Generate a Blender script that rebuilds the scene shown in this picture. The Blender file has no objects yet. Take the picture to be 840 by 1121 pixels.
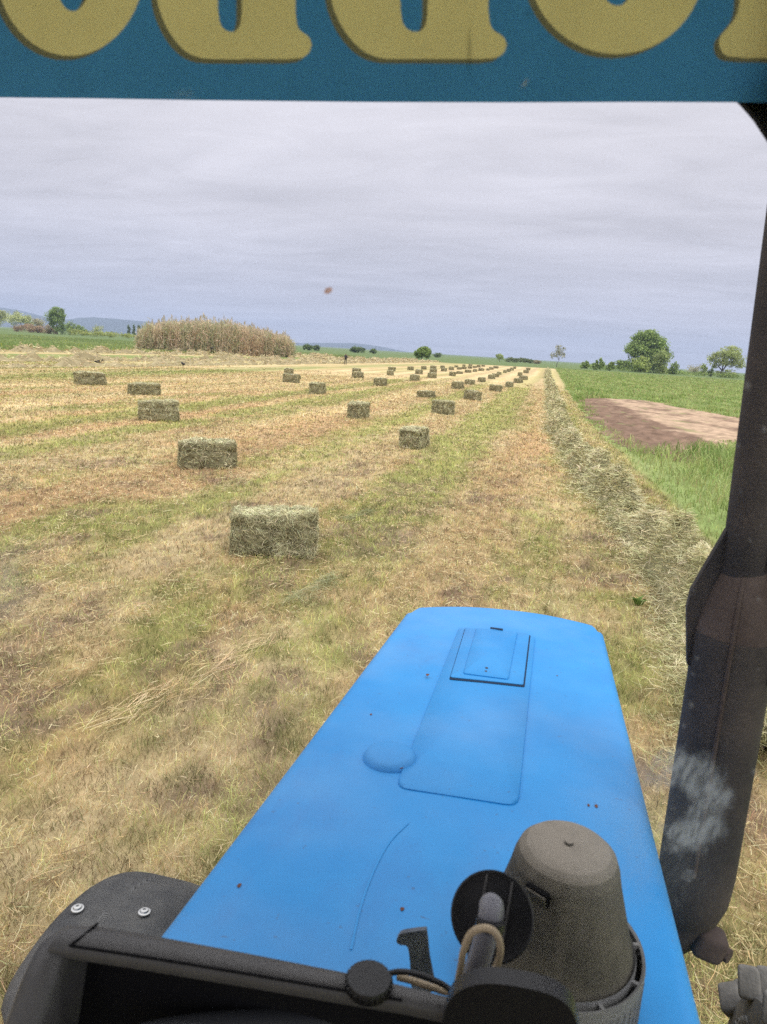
import bpy, bmesh, math, random
import numpy as np
from mathutils import Vector, Matrix, noise as mnoise
PI = math.pi
C = bpy.context.scene.collection
scene = bpy.context.scene
rng = np.random.default_rng(11)
random.seed(5)

# ------------------------------------------------------------------ camera frame (x right, y down, z forward in pixels of the 840x1121 photo)
F, CX, CY, H = 800., 420., 560.5, 2.25
def ray(px, py): return np.array([(px-CX)/F, (py-CY)/F, 1.])
def hz(x): return 357.+.0625*x
_Z = np.cross(ray(0, hz(0)), ray(840, hz(840))); _Z /= np.linalg.norm(_Z)
if _Z[1] > 0: _Z = -_Z
_Y = ray(603, hz(603)); _Y /= np.linalg.norm(_Y); _X = np.cross(_Y, _Z)
RM = np.array([_X, _Y, _Z]); O = np.array([0., 0., H])
def gnd(px, py, z=0.):                      # a photo pixel on the ground (or on level z)
    d = RM @ ray(px, py); return O+d*(z-H)/d[2]
def atY(px, py, Y):                         # a photo pixel at distance Y ahead
    d = RM @ ray(px, py); return O+d*Y/d[1]
def dep(px, py, t): return O+(RM @ ray(px, py))*t
def onhood(px, py, z0=1.58, s=.047):
    d = RM @ ray(px, py); return O+d*(z0-H)/(d[2]+s*d[1])
def camdepth(p): return float((RM.T @ (np.array(p)-O))[2])

# ------------------------------------------------------------------ materials
def mat(name, col=(.5,.5,.5), rough=.7, spec=.3, metal=0., attr=None, var=0., vscale=8., bump=0., bscale=60., transl=0., col2=None, stretch=None):
    m = bpy.data.materials.new(name); m.use_nodes = True
    nt = m.node_tree; N, L = nt.nodes, nt.links
    b = N['Principled BSDF']
    b.inputs['Roughness'].default_value = rough
    b.inputs['Specular IOR Level'].default_value = spec
    b.inputs['Metallic'].default_value = metal
    src = None
    if attr:
        a = N.new('ShaderNodeAttribute'); a.attribute_name = attr; src = a.outputs['Color']
    tc = N.new('ShaderNodeTexCoord'); vec = tc.outputs['Object']
    if stretch:
        mp = N.new('ShaderNodeMapping'); mp.inputs['Scale'].default_value = stretch; L.new(vec, mp.inputs['Vector']); vec = mp.outputs['Vector']
    if col2 or var:
        n = N.new('ShaderNodeTexNoise'); n.inputs['Scale'].default_value = vscale; n.inputs['Detail'].default_value = 8; n.inputs['Roughness'].default_value = .65
        L.new(vec, n.inputs['Vector'])
        if col2:
            r = N.new('ShaderNodeValToRGB'); r.color_ramp.elements[0].position = .40; r.color_ramp.elements[1].position = .66
            r.color_ramp.elements[0].color = (*col, 1); r.color_ramp.elements[1].color = (*col2, 1)
            L.new(n.outputs['Fac'], r.inputs['Fac']); src = r.outputs['Color']
        else:
            mr = N.new('ShaderNodeMapRange'); mr.inputs['From Min'].default_value = .25; mr.inputs['From Max'].default_value = .75
            mr.inputs['To Min'].default_value = 1-var; mr.inputs['To Max'].default_value = 1+var
            L.new(n.outputs['Fac'], mr.inputs['Value'])
            mx = N.new('ShaderNodeMix'); mx.data_type = 'RGBA'; mx.blend_type = 'MULTIPLY'; mx.inputs['Factor'].default_value = 1
            if src is None: mx.inputs['A'].default_value = (*col, 1)
            else: L.new(src, mx.inputs['A'])
            L.new(mr.outputs['Result'], mx.inputs['B']); src = mx.outputs['Result']
    if src is not None: L.new(src, b.inputs['Base Color'])
    else: b.inputs['Base Color'].default_value = (*col, 1)
    if bump:
        n2 = N.new('ShaderNodeTexNoise'); n2.inputs['Scale'].default_value = bscale; n2.inputs['Detail'].default_value = 6
        L.new(vec, n2.inputs['Vector'])
        bp = N.new('ShaderNodeBump'); bp.inputs['Strength'].default_value = bump; bp.inputs['Distance'].default_value = .02
        L.new(n2.outputs['Fac'], bp.inputs['Height']); L.new(bp.outputs['Normal'], b.inputs['Normal'])
    if transl:
        t = N.new('ShaderNodeBsdfTranslucent')
        if src is not None: L.new(src, t.inputs['Color'])
        else: t.inputs['Color'].default_value = (*col, 1)
        ms = N.new('ShaderNodeMixShader'); ms.inputs['Fac'].default_value = transl
        L.new(b.outputs['BSDF'], ms.inputs[1]); L.new(t.outputs['BSDF'], ms.inputs[2])
        L.new(ms.outputs['Shader'], N['Material Output'].inputs['Surface'])
    return m

M = {}
M['blade'] = mat('dry_and_green_blades', attr='Col', rough=.75, spec=.15, transl=.3)
M['hay'] = mat('hay', attr='Col', rough=.85, spec=.1)
M['leaf'] = mat('leaf', attr='Col', rough=.6, spec=.25, transl=.3)
M['bark'] = mat('bark', (.09,.07,.055), .9, .1, var=.3)
M['black_plastic'] = mat('black_plastic', (.058,.056,.055), .5, .35, var=.25, vscale=25, bump=.04, bscale=900)
M['dusty_plastic'] = mat('dusty_grey_plastic', (.072,.067,.058), .75, .2, col2=(.145,.128,.10), vscale=9, bump=.03, bscale=500)
M['gloss_black'] = mat('smooth_black_plastic', (.011,.011,.012), .42, .3)
M['inner_black'] = mat('matt_black', (.006,.006,.007), .8, .1)
M['grey_plastic'] = mat('grey_plastic', (.16,.16,.18), .5, .3)
M['fender'] = mat('weathered_black_fender', (.135,.136,.140), .75, .2, col2=(.22,.216,.207), vscale=7, bump=.05, bscale=300)
M['rubber'] = mat('dusty_tyre_rubber', (.14,.134,.125), .9, .1, col2=(.23,.215,.195), vscale=14, bump=.15, bscale=120)
M['steel'] = mat('zinc_bolt', (.5,.5,.49), .4, .5, .7)
M['exhaust'] = mat('sooty_rusted_steel', (.034,.031,.033), .8, .2, col2=(.075,.062,.058), vscale=5, bump=.12, bscale=140)
M['exhaust_rust'] = mat('rust_brown_steel', (.058,.044,.040), .85, .15, col2=(.095,.074,.068), vscale=9, bump=.1, bscale=140)
M['cable'] = mat('beige_cable', (.34,.27,.18), .6, .3, var=.15, vscale=50)
M['dark_cable'] = mat('black_cable', (.012,.012,.014), .5, .4)
M['bird'] = mat('black_feathers', (.008,.008,.01), .6, .3)
def lighter_top(m, col):  # blends a lighter tone onto upward-facing faces, broken up by streaky noise
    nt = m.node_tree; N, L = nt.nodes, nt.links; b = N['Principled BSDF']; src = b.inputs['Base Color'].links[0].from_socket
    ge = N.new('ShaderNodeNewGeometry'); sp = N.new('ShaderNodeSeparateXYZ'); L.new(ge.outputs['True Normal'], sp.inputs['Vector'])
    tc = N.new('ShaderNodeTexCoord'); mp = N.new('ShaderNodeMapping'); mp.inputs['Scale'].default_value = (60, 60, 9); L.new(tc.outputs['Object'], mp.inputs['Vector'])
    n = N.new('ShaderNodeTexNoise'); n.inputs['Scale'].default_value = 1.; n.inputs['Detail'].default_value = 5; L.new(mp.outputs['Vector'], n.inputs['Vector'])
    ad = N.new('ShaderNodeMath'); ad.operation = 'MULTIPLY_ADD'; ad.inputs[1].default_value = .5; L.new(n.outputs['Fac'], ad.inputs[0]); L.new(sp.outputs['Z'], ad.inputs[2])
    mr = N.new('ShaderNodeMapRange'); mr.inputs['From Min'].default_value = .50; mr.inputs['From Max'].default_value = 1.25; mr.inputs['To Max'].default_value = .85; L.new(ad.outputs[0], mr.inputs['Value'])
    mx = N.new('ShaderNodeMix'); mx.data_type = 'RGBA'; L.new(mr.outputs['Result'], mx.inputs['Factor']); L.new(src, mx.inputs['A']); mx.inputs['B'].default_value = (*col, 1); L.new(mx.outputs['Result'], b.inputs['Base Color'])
M['dusty_plastic'] = mat('dusty_grey_plastic', (.060,.056,.048), .8, .2, col2=(.115,.104,.083), vscale=9, bump=.03, bscale=500); lighter_top(M['dusty_plastic'], (.27,.24,.20))
M['rim'] = mat('painted_rim', (.25,.25,.24), .5, .4, var=.2)

# ------------------------------------------------------------------ mesh helpers
def npmesh(name, V, faces, m, col=None, parent=None, smooth=False):
    """faces: list of (n x k) int arrays"""
    me = bpy.data.meshes.new(name)
    V = np.asarray(V, dtype=np.float32)
    me.vertices.add(len(V)); me.vertices.foreach_set('co', V.ravel())
    idx, tot = [], []
    for f in faces:
        f = np.asarray(f, dtype=np.int32)
        if len(f): idx.append(f.ravel()); tot.append(np.full(len(f), f.shape[1], dtype=np.int32))
    idx = np.concatenate(idx); tot = np.concatenate(tot)
    start = np.concatenate([[0], np.cumsum(tot)[:-1]]).astype(np.int32)
    me.loops.add(len(idx)); me.loops.foreach_set('vertex_index', idx)
    me.polygons.add(len(tot)); me.polygons.foreach_set('loop_start', start); me.polygons.foreach_set('loop_total', tot)
    me.polygons.foreach_set('use_smooth', np.full(len(tot), smooth))
    me.update(calc_edges=True); me.validate()
    if col is not None:
        c = np.ones((len(V), 4), dtype=np.float32); c[:, :3] = col
        a = me.color_attributes.new('Col', 'FLOAT_COLOR', 'POINT'); a.data.foreach_set('color', c.ravel())
    me.materials.append(m)
    o = bpy.data.objects.new(name, me); C.objects.link(o)
    if parent: o.parent = parent
    return o
def obj(name, bm, m, parent=None, smooth=True, angle=35):
    me = bpy.data.meshes.new(name)
    bmesh.ops.recalc_face_normals(bm, faces=bm.faces[:])
    bm.to_mesh(me); bm.free()
    me.materials.append(m)
    if smooth:
        me.polygons.foreach_set('use_smooth', [True]*len(me.polygons))
        try: me.set_sharp_from_angle(angle=math.radians(angle))
        except Exception: pass
    o = bpy.data.objects.new(name, me); C.objects.link(o)
    if parent: o.parent = parent
    return o
def thing(name, label, cat, loc=(0,0,0), group=None):
    o = bpy.data.objects.new(name, None); C.objects.link(o); o.location = loc
    o['label'] = label; o['category'] = cat
    if group: o['group'] = group
    return o
def tag(o, label, cat, group=None, kind=None):
    o['label'] = label; o['category'] = cat
    if group: o['group'] = group
    if kind: o['kind'] = kind
    return o
def add_box(bm, c, s, rot=None, bev=0.):
    r = bmesh.ops.create_cube(bm, size=1.)
    vs = r['verts']
    for v in vs: v.co = Vector((v.co.x*s[0], v.co.y*s[1], v.co.z*s[2]))
    if bev:
        es = {e for v in vs for e in v.link_edges}
        rb = bmesh.ops.bevel(bm, geom=list(es), offset=bev, segments=3, affect='EDGES', profile=.5)
        vs = list({v for f in rb['faces'] for v in f.verts} | {v for v in vs if v.is_valid})
        vs = list({v for v in vs if v.is_valid})
    for v in vs:
        if rot is not None: v.co = rot @ v.co
        v.co += Vector(c)
    return vs
def add_tube(bm, pts, rad, seg=16, cap=True):
    pts = [Vector(p) for p in pts]; n = len(pts)
    if not hasattr(rad, '__len__'): rad = [rad]*n
    rings = []; up = None
    for i, p in enumerate(pts):
        t = (pts[min(i+1, n-1)]-pts[max(i-1, 0)]).normalized()
        if up is None:
            up = t.orthogonal().normalized()
        else:
            up = (up-t*up.dot(t)).normalized()
        b = t.cross(up)
        rings.append([bm.verts.new(p+(up*math.cos(a)+b*math.sin(a))*rad[i]) for a in [2*PI*k/seg for k in range(seg)]])
    for a, b in zip(rings[:-1], rings[1:]):
        for k in range(seg): bm.faces.new((a[k], a[(k+1) % seg], b[(k+1) % seg], b[k]))
    if cap: bm.faces.new(rings[0][::-1]); bm.faces.new(rings[-1])
    return rings
def add_lathe(bm, prof, seg=40, axis=None, origin=(0,0,0), ring=False):
    """prof: (radius, height) pairs; about local z, then turned by axis (3x3) and moved"""
    A = axis or Matrix.Identity(3); og = Vector(origin); rings = []
    for r, h in prof:
        if r < 1e-6: rings.append([bm.verts.new(og+A @ Vector((0, 0, h)))])
        else: rings.append([bm.verts.new(og+A @ Vector((r*math.cos(a), r*math.sin(a), h))) for a in [2*PI*k/seg for k in range(seg)]])
    pairs = list(zip(rings[:-1], rings[1:]))
    if ring: pairs.append((rings[-1], rings[0]))
    for a, b in pairs:
        for k in range(seg):
            k2 = (k+1) % seg
            if len(a) == 1 and len(b) == 1: continue
            if len(a) == 1: bm.faces.new((a[0], b[k2], b[k]))
            elif len(b) == 1: bm.faces.new((a[k], a[k2], b[0]))
            else: bm.faces.new((a[k], a[k2], b[k2], b[k]))
def spline(P, n=10, closed=False):
    P = [np.array(p, float) for p in P]; out = []; m = len(P)
    for i in range(m if closed else m-1):
        g = (lambda k: P[k % m]) if closed else (lambda k: P[max(0, min(m-1, k))])
        a, b, c, d = g(i-1), g(i), g(i+1), g(i+2)
        for t in np.linspace(0, 1, n, endpoint=False):
            out.append(.5*((2*b)+(c-a)*t+(2*a-5*b+4*c-d)*t*t+(3*b-a-3*c+d)*t**3))
    if not closed: out.append(P[-1])
    return out
def add_prism(bm, loops, offset):
    """filled outline (first loop outer, the rest holes; 3-D points) pushed by offset: a slab"""
    off = Vector(offset); edges = []; bottom = []
    for lp in loops:
        vs = [bm.verts.new(Vector(p)) for p in lp]; bottom.append(vs)
        edges += [bm.edges.new((vs[i], vs[(i+1) % len(vs)])) for i in range(len(vs))]
    r = bmesh.ops.triangle_fill(bm, edges=edges, use_beauty=True)
    fs = [g for g in r['geom'] if isinstance(g, bmesh.types.BMFace)]
    mp = {}
    for vs in bottom:
        for v in vs: mp[v] = bm.verts.new(v.co+off)
    for f in fs: bm.faces.new([mp[v] for v in f.verts][::-1])
    for vs in bottom:
        for i in range(len(vs)):
            a, b = vs[i], vs[(i+1) % len(vs)]
            bm.faces.new((a, b, mp[b], mp[a]))
    return mp

# ------------------------------------------------------------------ numpy noise
_tab = rng.random((512, 512)).astype(np.float32)
def vn(x, y, s=0):
    x = np.asarray(x)+s*37.17; y = np.asarray(y)+s*91.3
    xi = np.floor(x).astype(int); yi = np.floor(y).astype(int); fx = x-xi; fy = y-yi
    fx = fx*fx*(3-2*fx); fy = fy*fy*(3-2*fy); a = xi % 512; b = yi % 512; a1 = (a+1) % 512; b1 = (b+1) % 512
    return (_tab[a, b]*(1-fx)+_tab[a1, b]*fx)*(1-fy)+(_tab[a, b1]*(1-fx)+_tab[a1, b1]*fx)*fy
def fbm(x, y, s=0, o=4):
    t = 0; am = .5; n = 0
    for i in range(o): t = t+am*vn(x*2**i, y*2**i, s+i*3); n += am; am *= .55
    return t/n
def ss(a, b, x): t = np.clip((x-a)/(b-a), 0, 1); return t*t*(3-2*t)
def lerp(a, b, t): return a*(1-t)[:, None]+b*t[:, None]

# ------------------------------------------------------------------ the layout of the land
EDGE = np.array([gnd(*p)[:2] for p in ((612,410),(622,430),(650,470),(694,510),(718,532),(742,560),(790,610),(840,660))])[::-1]+np.array([.05, 0])   # mown field / tall grass, near to far
def edge_x(y): return np.interp(y, EDGE[:, 1], EDGE[:, 0])
WR = np.array([gnd(*p)[:2] for p in ((600,412),(604,427),(611,468),(628,503),(651,530),(680,562),(712,595),(738,640),(768,700),(810,780))])[::-1]  # windrow centre line
DIRT = np.array([gnd(*p)[:2] for p in ((635,438),(660,436.5),(705,438),(765,450),(830,462),(850,480),(790,484),(762,499),(738,503),(712,496),(690,487),(668,474),(650,460))])
def in_poly(x, y, P):
    r = np.zeros(len(x), bool); n = len(P)
    for i in range(n):
        x1, y1 = P[i]; x2, y2 = P[(i+1) % n]
        c = ((y1 > y) != (y2 > y)) & (x < (x2-x1)*(y-y1)/(y2-y1+1e-12)+x1); r ^= c
    return r
XW = [-48.5, -35.7, -28.8]                                   # the far windrows on the left
def far_edge(x): return 224+1.2*np.minimum(x+3, 0)
def masks(x, y):
    wob = (fbm(x*.35, y*.35, 50)-.5)*1.2
    wobn = np.where(y < 30, wob*.5, wob)
    right = ss(-.25, .25, x-edge_x(y)+wobn*.5)
    left = ss(-.8, .8, -51.5-x+wob)
    far = ss(-4, 4, y-far_edge(x)+wob*3)
    return right, left, far
STRAW = np.array([.53,.405,.215]); STRAW2 = np.array([.63,.51,.295]); GREEN = np.array([.315,.31,.11]); RUST = np.array([.47,.285,.15]); SOIL = np.array([.27,.19,.14])
MEAD = np.array([.19,.25,.085]); MEAD2 = np.array([.27,.32,.125]); MEADF = np.array([.185,.24,.095])
def greenness(x, y):
    st = fbm(x*.62+.25*fbm(x*.2, y*.03, 4), y*.014, 1, 3)
    pt = fbm(x*1.1, y*.5, 7, 4)
    fine = fbm(x*3.1, y*2.2, 17, 3); near = 1-ss(8, 30, np.hypot(x, y))
    g = (.66-.16*near)*st+(.26+.02*near)*pt+(.08+.14*near)*fine
    g = g-.005*near+.05*np.sin(2*PI*(x+.5*fbm(x*.08, y*.015, 71))/2.45)*(.5+.5*ss(5, 14, np.hypot(x, y)))
    k = .505+.02*ss(25, 70, np.hypot(x, y))
    v = ss(k-.06, k+.09, g)
    v = np.maximum(v, .85*np.exp(-((x+23.5)/1.6)**2)*ss(.25,.6,fbm(x*.3,y*.1,33)+.15))
    v = np.maximum(v, 1.1*np.exp(-((x+42.5)/2.6)**2)); v = np.maximum(v, .7*np.exp(-((x+32.3)/1.3)**2)*ss(.35,.6,fbm(x*.2,y*.06,37)+.1))
    v = np.maximum(v, .55*ss(-1.2, -.2, x-edge_x(y)))
    return v
def land_colour(x, y):
    d = np.hypot(x, y)
    g = greenness(x, y)
    ru = ss(.47, .64, .55*fbm(x*.6, y*.03, 21, 3)+.45*fbm(x*.9, y*.3, 25, 4))
    ru = np.maximum(ru, .75*np.exp(-((x+.55)/.5)**2)*ss(.3,.6,fbm(x*.8,y*.12,61)+.1))      # the worn wheel track
    br = fbm(x*2.2, y*.9, 14, 4)
    c = lerp(np.tile(STRAW, (len(x), 1)), np.tile(STRAW2, (len(x), 1)), ss(.35, .65, br)*.8)
    c = lerp(c, np.tile(RUST, (len(x), 1)), ru*.68*(1-.6*ss(20, 60, d)))
    c = lerp(c, np.tile(GREEN, (len(x), 1)), g*(.85-.35*ss(20, 80, d)))
    so = ss(.50, .66, .6*fbm(x*1.6, y*1.0, 40, 4)+.4*fbm(x*4, y*3, 46, 3))*(1-ss(9, 26, d))
    c = lerp(c, np.tile(SOIL, (len(x), 1)), so*.8)
    mow = (.5+.5*np.sin(2*PI*(x+.4*fbm(x*.1,y*.02,70))/2.6))                               # mower swaths
    c = c*(1+.26*(mow-.5)*ss(5, 16, d))[:, None]
    row = np.maximum(ss(-46.5,-45,x)*(1-ss(-40,-38.6,x)), .55*ss(-27.,-25.6,x)*(1-ss(-23.4,-22,x))*ss(.3,.5,fbm(x*.25,y*.08,33)))
    c = lerp(c, np.tile(np.array([.20,.255,.085]), (len(x), 1)), np.clip(row*1.1*(.8+.5*(fbm(x*.3,y*.1,35)-.5)), 0, 1))
    right, left, far = masks(x, y)
    mm = lerp(np.tile(MEAD, (len(x), 1)), np.tile(MEAD2, (len(x), 1)), ss(.38, .66, fbm(x*.12, y*.05, 80, 4)))
    mm = lerp(mm, np.tile(MEADF, (len(x), 1)), ss(60, 200, d)*.6); mm = lerp(mm, np.tile(np.array([.12,.165,.065]), (len(x), 1)), far*.8)
    out = np.maximum(np.maximum(right, left), far)
    c = lerp(c, mm, out)
    fb = np.exp(-((y-far_edge(x)-6)/4.)**2)*(x < 2)*ss(.4,.6,fbm(x*.06,y*.06,90))          # brown bank at the end of the field
    c = lerp(c, np.tile(np.array([.24,.18,.11]), (len(x), 1)), fb*.6)
    return c

# ------------------------------------------------------------------ ground
def axis_steps(pts):
    out = [np.array([pts[0][0]])]
    for (a, _s), (b, s) in zip(pts[:-1], pts[1:]):
        n = max(1, int(round((b-a)/s))); out.append(np.linspace(a, b, n+1)[1:])
    return np.concatenate(out)
xs = axis_steps([(-9000,0),(-2500,1500),(-600,120),(-150,15),(-60,1.2),(-22,.45),(-9,.2),(4.5,.1),(12,.35),(60,1.5),(200,12),(800,100),(3000,500),(9000,1500)])
ys = axis_steps([(-400,0),(-40,60),(-2,2),(1,.3),(16,.11),(40,.3),(100,.8),(260,2.),(600,15),(2500,120),(9000,1000)])
gx, gy = np.meshgrid(xs, ys); x, y = gx.ravel(), gy.ravel()
dd = np.hypot(x, y)
zz = (fbm(x*1.3, y*1.3, 5)-.5)*.07*(1-ss(40, 90, dd))+(fbm(x*5, y*5, 9, 3)-.5)*.035*(1-ss(12, 25, dd))
V = np.stack([x, y, zz-.012], 1)
nx, ny = len(xs), len(ys)
ii = (np.arange(ny-1)[:, None]*nx+np.arange(nx-1)[None, :]).ravel()
fq = np.stack([ii, ii+1, ii+1+nx, ii+nx], 1)
mg = mat('mown_field', attr='Col', rough=.95, spec=.05, var=.5, vscale=1.)
nt = mg.node_tree; N, L = nt.nodes, nt.links
# two scales of tangled straw over the field colour
nz = [n for n in N if n.type == 'TEX_NOISE'][0]; nz.inputs['Scale'].default_value = 5.; nz.inputs['Detail'].default_value = 12; nz.inputs['Roughness'].default_value = .75
mp = N.new('ShaderNodeMapping'); mp.inputs['Scale'].default_value = (1.3, .45, 1); tc = [n for n in N if n.type == 'TEX_COORD'][0]
L.new(tc.outputs['Object'], mp.inputs['Vector']); L.new(mp.outputs['Vector'], nz.inputs['Vector'])
n2 = N.new('ShaderNodeTexNoise'); n2.inputs['Scale'].default_value = 40; n2.inputs['Detail'].default_value = 5; L.new(tc.outputs['Object'], n2.inputs['Vector'])
bp = N.new('ShaderNodeBump'); bp.inputs['Strength'].default_value = .6; bp.inputs['Distance'].default_value = .03
L.new(n2.outputs['Fac'], bp.inputs['Height']); L.new(bp.outputs['Normal'], N['Principled BSDF'].inputs['Normal'])
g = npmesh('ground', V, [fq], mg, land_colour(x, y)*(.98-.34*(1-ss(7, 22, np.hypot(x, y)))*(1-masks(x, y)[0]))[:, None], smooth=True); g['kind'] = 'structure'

# bare earth patch
lo, hi = DIRT.min(0)-.5, DIRT.max(0)+.5
dx = np.arange(lo[0], hi[0], .10); dy = np.arange(lo[1], hi[1], .16)
gx, gy = np.meshgrid(dx, dy); x, y = gx.ravel(), gy.ravel()
def poly_dist(x, y, P):
    d = np.full(len(x), 1e9); n = len(P)
    for i in range(n):
        a, b = P[i], P[(i+1) % n]; t = np.clip(((x-a[0])*(b[0]-a[0])+(y-a[1])*(b[1]-a[1]))/((b-a)@(b-a)), 0, 1)
        d = np.minimum(d, np.hypot(x-a[0]-t*(b[0]-a[0]), (y-a[1]-t*(b[1]-a[1]))*.6))
    return np.where(in_poly(x, y, P), d, -d)
sd_ = poly_dist(x, y, DIRT)+(fbm(x*1.0, y*.6, 3)-.5)*1.5+(fbm(x*4., y*2.5, 39, 3)-.5)*.9
lf = np.interp(y, [20, 35, 50], [3.8, 2.6, 2.1])
tilled = 1-ss(.2, 1.5, x-lf-1.4*fbm(x*.9, y*.5, 17)-(y < 27)*.6)
z = .012*np.clip(sd_/.3, -1.5, 1)+np.clip(sd_/.7, 0, 1)*((fbm(x*3.2, y*2.6, 23, 5)**2)*.16*tilled+fbm(x*1.7, y*1.7, 29)*.07)
ins = sd_ > -.35
light, dark = np.array([.41,.295,.205]), np.array([.19,.125,.09])
t = np.clip(tilled*(.45+.9*fbm(x*2.5, y*1.2, 47))+.7*ss(.5, .66, fbm(x*.9, y*.5+x*.3, 44)), 0, 1)
cc = lerp(np.tile(light, (len(x), 1)), np.tile(dark, (len(x), 1)), t)*(.45+1.1*fbm(x*5, y*3.2, 31, 5))[:, None]
cc = lerp(cc, np.tile(np.array([.21,.23,.09]), (len(x), 1)), .55*ss(.66, .74, fbm(x*1.8, y*1.2, 63)))
nx, ny = len(dx), len(dy)
ii = (np.arange(ny-1)[:, None]*nx+np.arange(nx-1)[None, :]).ravel()
fq = np.stack([ii, ii+1, ii+1+nx, ii+nx], 1); fq = fq[ins[fq].all(1)]
o = npmesh('dirt_patch', np.stack([x, y, z], 1), [fq], mat('bare_earth', attr='Col', rough=.95, spec=.05, var=.2, vscale=3, bump=.6, bscale=8), cc, smooth=True)
tag(o, 'bare brown earth patch with a dark tilled edge in the green meadow', 'bare earth', kind='structure')

# hills
def hills(name, prof, D, thick):
    px = np.linspace(prof[0][0], prof[-1][0], 160); py = np.interp(px, [p[0] for p in prof], [p[1] for p in prof])
    rows = []
    for f_, hh in ((0, 0), (.25, .35), (.5, .7), (.75, .92), (1., 1.), (1.6, .3), (2., 0)):
        r = []
        for a, b in zip(px, py):
            p = atY(a, b, D); k = 1+f_*thick/D
            jag = 1+.10*(vn(a*.12, f_*3, 3)-.5)*(hh < 1)+(.03*(vn(a*.8, 0, 8)-.5))
            r.append((p[0]*k, p[1]*k, max(p[2], 0)*hh*jag*(1+thick/D)))
        rows.append(r)
    V = np.array(rows).reshape(-1, 3); n = len(px); ii = (np.arange(len(rows)-1)[:, None]*n+np.arange(n-1)[None, :]).ravel()
    o = npmesh(name, V, [np.stack([ii, ii+1, ii+1+n, ii+n], 1)], mat('wooded_hill', (.035,.055,.04), .95, .05, var=.3, vscale=.01), smooth=True)
    o['kind'] = 'structure'; return o
hills('hills', [(-160,330),(-60,331),(0,336.5),(18,339),(33,342.5),(47,346),(58,351),(75,349.5),(90,347.5),(103,347.2),(127,349),(150,351.2),(173,352.8),(200,356),(230,360),(262,366),(285,373)], 4200, 700)
hills('hills', [(300,377),(325,375.5),(345,375.2),(372,375.3),(388,375.6),(402,377),(415,379),(428,381.5),(440,384),(452,386)], 5200, 700)

# ------------------------------------------------------------------ grass and straw
def field_points(n, r0, r1, p, half=45):
    u = rng.random(n); q = 2-p
    r = (r0**q+u*(r1**q-r0**q))**(1/q) if abs(q) > 1e-3 else r0*(r1/r0)**u
    a = math.radians(-12)+np.radians(half)*(2*rng.random(n)-1)
    return r*np.sin(a), r*np.cos(a), r
def ground_z(x, y):
    d = np.hypot(x, y)
    return (fbm(x*1.3, y*1.3, 5)-.5)*.07*(1-ss(40, 90, d))+(fbm(x*5, y*5, 9, 3)-.5)*.035*(1-ss(12, 25, d))-.012
def blades(x, y, z, h, wd, lean, col, tipcol=None, curve=.5):
    n = len(x); a = rng.random(n)*2*PI; b = rng.random(n)*2*PI
    bx, by = np.cos(a)*wd/2, np.sin(a)*wd/2
    lx, ly = np.cos(b)*lean*h, np.sin(b)*lean*h
    V = np.empty((n, 5, 3), np.float32)
    V[:, 0] = np.stack([x-bx, y-by, z], 1); V[:, 1] = np.stack([x+bx, y+by, z], 1)
    mx, my, mz = x+lx*.35, y+ly*.35, z+h*.6
    V[:, 2] = np.stack([mx+bx*.8, my+by*.8, mz], 1); V[:, 3] = np.stack([mx-bx*.8, my-by*.8, mz], 1)
    V[:, 4] = np.stack([x+lx, y+ly, z+h*(1-.25*lean)], 1)
    i = np.arange(n)*5
    q = np.stack([i, i+1, i+2, i+3], 1); t = np.stack([i+3, i+2, i+4], 1)
    tc = col if tipcol is None else tipcol
    cc = np.repeat(col[:, None, :], 5, 1); cc[:, 4] = tc; cc[:, 2:4] = (col+tc)[:, None, :]/2
    return V.reshape(-1, 3), [q, t], cc.reshape(-1, 3)
def straws(P, ln, wd, az, el, col, sag=.0):
    """flat ribbons of two quads, lying about the point P, azimuth az, elevation el"""
    n = len(P); d = np.stack([np.cos(az)*np.cos(el), np.sin(az)*np.cos(el), np.sin(el)], 1)
    r = rng.normal(size=(n, 3)); s = np.cross(d, r); s /= np.linalg.norm(s, axis=1)[:, None]+1e-9
    k = np.cross(d, s)*((rng.random(n)-.5)*ln*.35)[:, None]
    A = P-d*(ln/2)[:, None]; B = P+k; E = P+d*(ln/2)[:, None]; w = s*(wd/2)[:, None]
    V = np.stack([A-w, A+w, B-w, B+w, E-w*.6, E+w*.6], 1); i = np.arange(n)*6
    q = np.concatenate([np.stack([i, i+1, i+3, i+2], 1), np.stack([i+2, i+3, i+5, i+4], 1)])
    return V.reshape(-1, 3).astype(np.float32), [q], np.repeat(col, 6, 0)
def jitter(c, s=.25, hue=.08): 
    n = len(c); return np.clip(c*(1+s*(rng.random(n)*2-1))[:, None]*(1+hue*(rng.random((n, 3))*2-1)), 0, .9)

def not_under_tractor(x, y): return ~((np.abs(x+.06) < .32) & (y > -1) & (y < 2.1))
# short stubble and regrowth of the mown field
x, y, r = field_points(640000, 1.5, 60, 1.55)
rt, lf_, fr = masks(x, y); keep = (rt < .5) & (lf_ < .5) & not_under_tractor(x, y); x, y, r = x[keep], y[keep], r[keep]
gr = greenness(x, y); isg = rng.random(len(x)) < .12+.66*gr
base = land_colour(x, y)
pal = np.array([[.66,.52,.28],[.57,.43,.22],[.75,.62,.38],[.50,.35,.18],[.34,.23,.13],[.17,.115,.07]])[rng.integers(0, 6, len(x))]
c = np.where(isg[:, None], np.array([.34,.375,.125])[None]*.75+base*.25, pal*.7+base*.3)
c = jitter(c, .42, .1); cl_ = fbm(x*9, y*7, 101, 3); c = np.clip(c*(.45+1.1*ss(.25, .75, cl_))[:, None], 0, .9)
h = np.where(isg, .04+.06*rng.random(len(x)), .02+.05*rng.random(len(x)))*(.6+.8*fbm(x*1.5, y*1.5, 66))
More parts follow.
